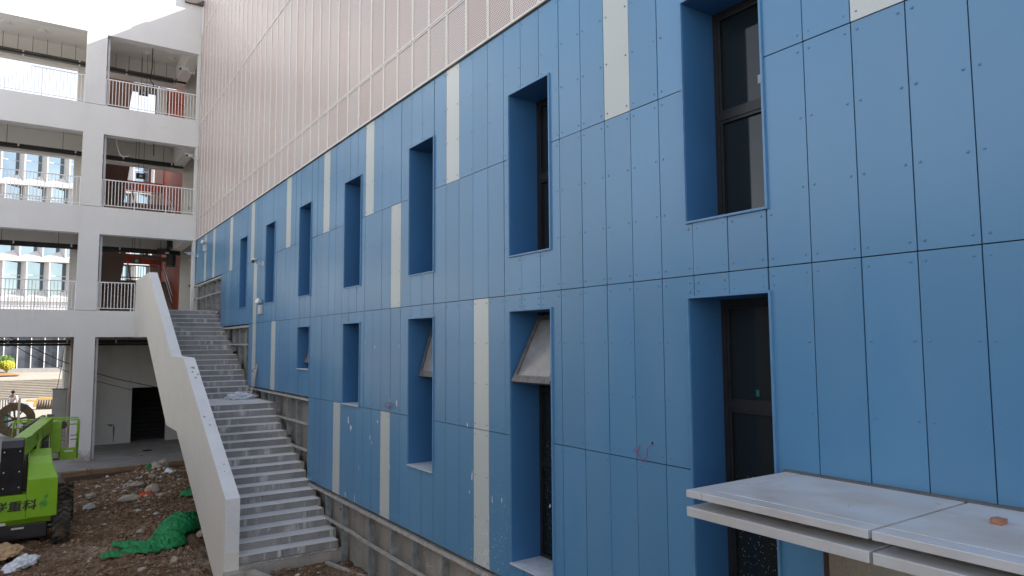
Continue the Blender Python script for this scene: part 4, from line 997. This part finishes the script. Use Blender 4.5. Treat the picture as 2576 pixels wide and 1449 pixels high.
lb(MB().box(-5.35, -4.98, 24.6, 24.75, -2.62, -2.26), 'control_console', M_blackp, bevel=.02)
lb(MB().obox((-5.3, 24.2, -2.3), (-4.85, 24.6, -2.05), .12, .10), 'console_cover', M_greyduct)
# chassis, axles and wheels
lb(MB().box(CX - .72, CX + .72, 19.15, 22.2, -4.28, -3.935), 'chassis', M_blackp, bevel=.03)
lb(MB().box(CX + .05, CX + .28, 19.085, 19.098, -4.03, -3.99), 'plate', M_label)
def wheel(x, y, z, r_=.46, w=.34):
    ro = bpy.data.objects.new('wheel', None); col.objects.link(ro); ro.parent = BL; ro.location = Vector((x, y, z)) - Bo
    t_ = MB(); seg = 40; prof = [(-w/2, r_ * .62), (-w/2, r_ * .88), (-w/2 + .03, r_ * .955), (w/2 - .03, r_ * .955), (w/2, r_ * .88), (w/2, r_ * .62)]
    for j in range(seg):
        a = 2 * math.pi * j / seg
        for px, pr in prof: t_.v.append((px, pr * math.cos(a), pr * math.sin(a)))
    k = len(prof)
    for j in range(seg):
        for i in range(k): t_.f.append((j*k + i, j*k + (i+1) % k, ((j+1) % seg)*k + (i+1) % k, ((j+1) % seg)*k + i))
    t_.build('tyre', M_rubber, ro, smooth=False)
    lm = MB()
    def lug(a0, s):   # chevron lug from centre to shoulder
        for q in range(3):
            a1 = a0 + q * .085; x0_, x1_ = s * q * w / 6.0, s * (q + 1) * w / 6.0 + s * .004
            n = len(lm.v)
            for (aa, rr_) in ((a1, r_ * .93), (a1 + .085, r_ * .93), (a1, r_ * 1.06), (a1 + .085, r_ * 1.06)):
                for xx, da in ((x0_, 0), (x1_, .085)): lm.v.append((xx, rr_ * math.cos(aa + da), rr_ * math.sin(aa + da)))
            lm.f += [(n,n+1,n+3,n+2),(n+4,n+6,n+7,n+5),(n,n+4,n+5,n+1),(n+2,n+3,n+7,n+6),(n,n+2,n+6,n+4),(n+1,n+5,n+7,n+3)]
    for j in range(18): lug(2 * math.pi * j / 18, 1); lug(2 * math.pi * (j + .5) / 18, -1)
    lm.build('tread_lugs', M_rubber, ro)
    MB().tube([(-w*.35, 0, 0), (w*.35, 0, 0)], r_ * .6, 20).build('rim', M_lime, ro); MB().tube([(w*.30, 0, 0), (w*.48, 0, 0)], r_ * .25, 12).build('hub', M_greyduct, ro)
for (x, y) in ((-4.47, 19.38), (-4.33, 21.9), (-6.43, 19.38), (-6.57, 21.9)): wheel(x, y, -4.07)
lb(MB().tube([(-6.4, 19.38, -4.07), (-4.5, 19.38, -4.07)], .07, 10), 'axle', M_blackp); lb(MB().tube([(-6.5, 21.9, -4.07), (-4.4, 21.9, -4.07)], .07, 10), 'axle', M_blackp)
# lettering on the apron
def text_mesh(txt, size, name, m, ext=.002, off=.0):
    c = bpy.data.curves.new(name, 'FONT'); c.body = txt; c.size = size; c.extrude = ext; c.offset = off; c.align_x = 'RIGHT'
    tmp = bpy.data.objects.new('tmp', c); col.objects.link(tmp)
    bpy.context.view_layer.update(); me = bpy.data.meshes.new_from_object(tmp.evaluated_get(bpy.context.evaluated_depsgraph_get()))
    bpy.data.objects.remove(tmp); me.materials.clear(); me.materials.append(m); return me
def put_text(txt, size, m, p, rot, off=0.0, sx_=1.0, shear=0.0):
    me = text_mesh(txt, size, 'lettering', m, off=off)
    for v in me.vertices: v.co.x = v.co.x * sx_ + v.co.y * shear
    o = bpy.data.objects.new('lettering', me); col.objects.link(o); o.parent = BL; o.location = Vector(p) - Bo; o.rotation_euler = rot; return o
put_text('联重科', .235, M_text, (-4.955, 18.945, -3.585), (R(90), 0, 0), off=.005, sx_=1.14, shear=.12)
a_ = math.atan2(d.y, d.x)
for txt, q in (('20', 1.45), ('J', 2.35)):
    pp = Vector((CX + .10, 19.30, -2.33)) + d * (q + .35) + sd_ * .1535
    o = put_text(txt, .24, simple('faded_lettering', (.10, .17, .05), .6), pp, (R(90), 0, a_), off=.004)

# ------------------------------------------------------------------ things in and behind the undercroft
r_ = empty('electrical_cabinet', (-4.33, 33.1, -4.2), 'tall grey electrical cabinet standing by the undercroft column', 'cabinet')
MB().box(-.24, .24, -.16, .16, 0, 2.48).build('cabinet_body', M_cab, r_, bevel=.008); MB().box(-.22, .22, -.168, -.1605, .05, 2.43).build('cabinet_door', M_cab, r_); MB().box(-.06, -.02, -.18, -.1685, .62, .66).build('lock', M_black, r_); MB().box(-.27, .27, -.19, .19, 2.4805, 2.51).build('cabinet_top', simple('teal_cap', (.08, .14, .17), .5), r_)
r_ = empty('cable_drum', (-5.88, 40.2, -3.42), 'big wooden cable drum with open spoked middle behind the boom lift', 'cable drum')
for yy in (-.28, .28):
    fl = MB(); seg = 48
    for j in range(seg):
        a = 2 * math.pi * j / seg
        for (rad, dy) in ((.44, -.03), (.77, -.03), (.77, .03), (.44, .03)): fl.v.append((rad * math.cos(a), yy + dy, rad * math.sin(a)))
    for j in range(seg):
        for i in range(4): fl.f.append((j*4 + i, j*4 + (i+1) % 4, ((j+1) % seg)*4 + (i+1) % 4, ((j+1) % seg)*4 + i))
    fl.build('drum_flange', M_drum, r_)
    for j in range(8):
        a = 2 * math.pi * j / 8 + .2; MB().obox((.05 * math.cos(a), yy, .05 * math.sin(a)), (.45 * math.cos(a), yy, .45 * math.sin(a)), .04, .035, up=(0, 1, 0)).build('spoke', M_black, r_)
    for j in range(8):
        a = 2 * math.pi * j / 8 + .2; MB().obox((.45 * math.cos(a), yy - .035, .45 * math.sin(a)), (.77 * math.cos(a), yy - .035, .77 * math.sin(a)), .012, .03, up=(0, 1, 0)).build('joint_strip', M_black, r_)
MB().tube([(0, -.34, 0), (0, .34, 0)], .08, 12).build('drum_hub', M_black, r_)
o = MB().box(-.05, .05, -.4, -.36, -1.0, .9).build('leaning_batten', M_plaster_in, r_); o.location = (.12, 0, .1)
o = box('plastic_tarp', simple('turquoise_tarp', (.10, .30, .26), .5, var=.3), None, -7.3, -6.3, 45.0, 45.8, -4.2, -3.5); tag(o, 'turquoise sheeted stack seen through the cable drum', 'tarp')
o = lump('hose_bundle', (-7.0, 27.5, -3.95), (.9, .55, .42), simple('blue_grey_plastic', (.12, .15, .19), .5, var=.5, scale=9), 44, .4, 2, 4); tag(o, 'dark blue grey heap of plastic behind the boom lift', 'plastic heap')
# corrugated hose coil
b = MB(); seg = 24; nr = 60
for i in range(nr + 1):
    x = -5.15 + 2.1 * i / nr; rr_ = .30 + .03 * math.sin(i * 2 * math.pi / 4)
    for j in range(seg): a = 2 * math.pi * j / seg; b.v.append((x, 56.5 + rr_ * math.cos(a) - .3 * math.sin(i * .05), -3.88 + rr_ * math.sin(a)))
for i in range(nr):
    for j in range(seg): b.f.append((i*seg+j, i*seg+(j+1) % seg, (i+1)*seg+(j+1) % seg, (i+1)*seg+j))
b.f.append(tuple(range(seg))); o = b.build('corrugated_hose', M_coil); tag(o, 'thick brown corrugated roll lying on the sunlit ground', 'hose')
for i, (xa, xb, z1, lab) in enumerate(((-5.7, -5.15, -3.72, 'yellow box beside the white bucket'), (-5.1, -4.0, -3.60, 'long yellow barrier behind the corrugated roll'), (-3.98, -3.4, -3.42, 'tall yellow block behind the grey cabinet'))):
    o = box('yellow_barrier', M_yellow, None, xa, xb, 59.0, 59.5, -4.2, z1, bevel=.03); tag(o, lab, 'barrier', 'yellow barriers on the sunlit ground')
r_ = empty('bucket', (-5.55, 57.5, -4.2), 'white bucket on the sunlit ground beside the brown roll', 'bucket')
MB().tube([(0, 0, 0), (0, 0, .42)], [.16, .22], 16).build('bucket_body', M_white, r_); MB().tube([(.22 * math.cos(a), 0, .42 + .16 * math.sin(a)) for a in [math.pi * q / 8 for q in range(9)]], .01, 5).build('handle', M_black, r_)
r_ = empty('metal_barrier', (-7.3, 50, -4.2), 'white slatted metal barrier standing left of the cable drum', 'barrier')
for i in range(14): MB().box(-.9 + i * .13, -.84 + i * .13, -.02, .02, .05, 1.1).build('slat', M_cab, r_)
MB().box(-.92, .92, -.03, .03, 1.1005, 1.15).build('top_rail', M_white, r_); MB().box(-.92, .92, -.03, .03, 0, .0495).build('bottom_rail', M_white, r_)
# a worker in a white shirt, bending, half hidden by the drum
pr = empty('person', (-6.28, 50.5, -4.2), 'worker with dark hair in a white shirt bending behind the cable drum', 'person')
def skin_body(name, verts, edges, radii, m, parent, root=0):
    me = bpy.data.meshes.new(name); me.from_pydata(verts, edges, []); me.materials.append(m)
    o = bpy.data.objects.new(name, me); col.objects.link(o); o.parent = parent
    s_ = o.modifiers.new('skin', 'SKIN'); s_.use_smooth_shade = True
    for i, r_ in enumerate(radii): me.skin_vertices[0].data[i].radius = (r_, r_)
    me.skin_vertices[0].data[root].use_root = True
    u = o.modifiers.new('sub', 'SUBSURF'); u.levels = u.render_levels = 2
    return o
V_ = [(0, 0, .88), (0, -.08, 1.10), (0, -.22, 1.28), (0, -.33, 1.38), (0, -.38, 1.45), (0, -.42, 1.54), (.17, -.24, 1.27), (.22, -.34, 1.02), (.18, -.50, .86), (.17, -.56, .80), (-.17, -.24, 1.27), (-.22, -.34, 1.02), (-.18, -.50, .86), (-.17, -.56, .80), (.09, 0, .82), (.11, -.08, .46), (.11, .02, .08), (.11, -.14, .04), (-.09, 0, .82), (-.11, -.08, .46), (-.11, .02, .08), (-.11, -.14, .04)]
E_ = [(0,1),(1,2),(2,3),(3,4),(4,5),(2,6),(6,7),(7,8),(8,9),(2,10),(10,11),(11,12),(12,13),(0,14),(14,15),(15,16),(16,17),(0,18),(18,19),(19,20),(20,21)]
R_ = [.135, .13, .145, .06, .085, .08, .06, .045, .035, .03, .06, .045, .035, .03, .085, .06, .045, .04, .085, .06, .045, .04]
skin_body('body', V_, E_, R_, M_skin, pr)
S_ = [0, 1, 2, 6, 7, 10, 11]; mp = {a: i for i, a in enumerate(S_)}
skin_body('shirt', [V_[i] for i in S_], [(mp[a], mp[b_]) for a, b_ in E_ if a in mp and b_ in mp], [R_[i] * 1.28 for i in S_], M_shirt, pr)
T_ = [0, 14, 15, 16, 18, 19, 20]; mp = {a: i for i, a in enumerate(T_)}
skin_body('trousers', [V_[i] for i in T_], [(mp[a], mp[b_]) for a, b_ in E_ if a in mp and b_ in mp], [R_[i] * 1.14 for i in T_], M_trou, pr)
h = lump('hair', (0, -.39, 1.55), (.105, .115, .10), M_hair, 3, .1, 2, 2, False); h.parent = pr
# shrubs
def shrub(name, loc, rx, rz_, m, n, seed, lab, stemh):
    r_ = empty(name, loc, lab, 'shrub'); rr = random.Random(seed); b = MB()
    for i in range(n):
        d_ = Vector((rr.gauss(0, 1), rr.gauss(0, 1), rr.gauss(0, 1))).normalized() * (rr.random() ** .4)
        bump_ = 1 + .18 * noise.noise(d_ * 3 + Vector((seed, 0, 0)))
        c = Vector((d_.x * rx * bump_, d_.y * rx * bump_, stemh + rz_ + d_.z * rz_ * bump_)); s_ = rr.uniform(.035, .07)
        u = Vector((rr.gauss(0, 1), rr.gauss(0, 1), rr.gauss(0, 1))).normalized(); v = u.orthogonal().normalized()
        b.quad(c - u * s_ - v * s_ * .5, c + u * s_ - v * s_ * .5, c + u * s_ + v * s_ * .5, c - u * s_ + v * s_ * .5)
    b.build('crown', m, r_, fix=False)
    st = MB()
    for i in range(4): a = i * 1.6; st.tube([(0, 0, 0), (.1 * math.cos(a), .1 * math.sin(a), stemh), (.3 * rx * math.cos(a), .3 * rx * math.sin(a), stemh + rz_)], [.03, .025, .012], 6)
    st.build('trunk', M_woodd, r_)
shrub('green_shrub', (-7.75, 80.5, -2.3), .72, .62, M_leafg, 2600, 2, 'round dark green shrub behind the yellow one', .2)
shrub('yellow_shrub', (-7.58, 79.0, -2.45), .60, .42, M_leafy, 2600, 5, 'round yellow green shrub before the far shop glass', .3)
b = MB(); 
for i in range(17):
    for j in range(7): b.v.append((-9.8 + i * .2, 77.6 + j * .6, -2.62 + .28 * math.sin(math.pi * i / 16) * math.sin(math.pi * j / 6) + .04 * noise.noise(Vector((i, j, 0)) * .7)))
b.f = [(j + 7*i, j + 7*(i+1), j + 1 + 7*(i+1), j + 1 + 7*i) for i in range(16) for j in range(6)]
o = b.build('planting_bed', M_soilo, fix=False, smooth=True, kind='structure')

# ------------------------------------------------------------------ far building with folded facade
FB = empty('folded_facade_building', (-8.89, 84, -2.4), 'white building with folded bays of sky blue glass far behind the corridors', 'building', rz=math.atan2(-.167, .986))
UA, UB = -22.0, 24.0
def fb(name, m, *c, **kw): return MB().box(*c).build(name, m, FB, **kw)
BND = [(7.25, .43), (11.25, -.20), (15.15, .28), (18.9, -.15)]   # band height above -2.4, bay offset
zt = [h for h, _ in BND]
for n, (h, off) in enumerate(BND):
    fb('facade_band', M_fwall, UA, UB, -.12, .9, h - .42, h)
    hi = (BND[n + 1][0] - .42) if n + 1 < len(BND) else h + 3.4
    H = hi - h; P_ = 1.92
    # bay geometry: slanted glass, grey return fin, sloping sill, bright edge
    gl = MB().quad((.09, .0, .0), (1.32, .75, .0), (1.32, .75, H), (.09, 0, H)).mesh('glass_bay', M_fglass, fix=False)
    fn = MB(); fn.quad((1.32, .75, 0), (1.92, .0, 0), (1.92, .0, H), (1.32, .75, H)); fme = fn.mesh('grey_fin', M_ffin, fix=False)
    ed = MB().box(0, .09, -.10, .02, 0, H).mesh('white_edge', M_fwall)
    sl = MB(); sl.v = [(0, -.12, 0), (1.92, -.12, 0), (1.32, .74, .78)]; sl.f = [(0, 1, 2)]; slm = sl.mesh('sill_facet', M_fwall, fix=False)
    tm = MB().obox((.09, -.02, H * .62), (1.32, .73, H * .62), .05, .05).mesh('transom_bar', M_ffin)
    for k in range(-11, 12):
        u = off + k * P_
        if u < UA or u > UB - 2: continue
        for nm, me in (('glass_bay', gl), ('grey_fin', fme), ('white_edge', ed), ('sill_facet', slm), ('transom_bar', tm)): inst(nm, me, FB, (u, 0, h))
# ground floor: low wall and shop glass
fb('low_wall', M_cab, UA, UB, .0, .3, -.3, .25)
fb('shop_band', M_fwall, UA, UB, -.3, .9, 4.3, 5.2); fb('shop_band', M_ffin, UA, UB, .0, .3, 5.2, 6.83)
gm = MB().box(.03, 1.09, .10, .12, .25, 4.3).mesh('shop_pane', M_fglass2); mm = MB().box(-.03, .03, .0, .12, .25, 4.3).mesh('shop_mullion', M_fwall)
for k in range(-18, 20):
    u = 1.95 + 1.12 * k; inst('shop_pane', gm, FB, (u, 0, 0)); inst('shop_mullion', mm, FB, (u, 0, 0))
fb('rear_mass', M_body, UA, UB, .95, 12, -.5, 22.2)

for o in list(bpy.data.objects):
    if o.type == 'EMPTY' and o.parent is None and not o.get('label') and not o.get('kind'): print('no label', o.name)
print('objects', len(bpy.data.objects))
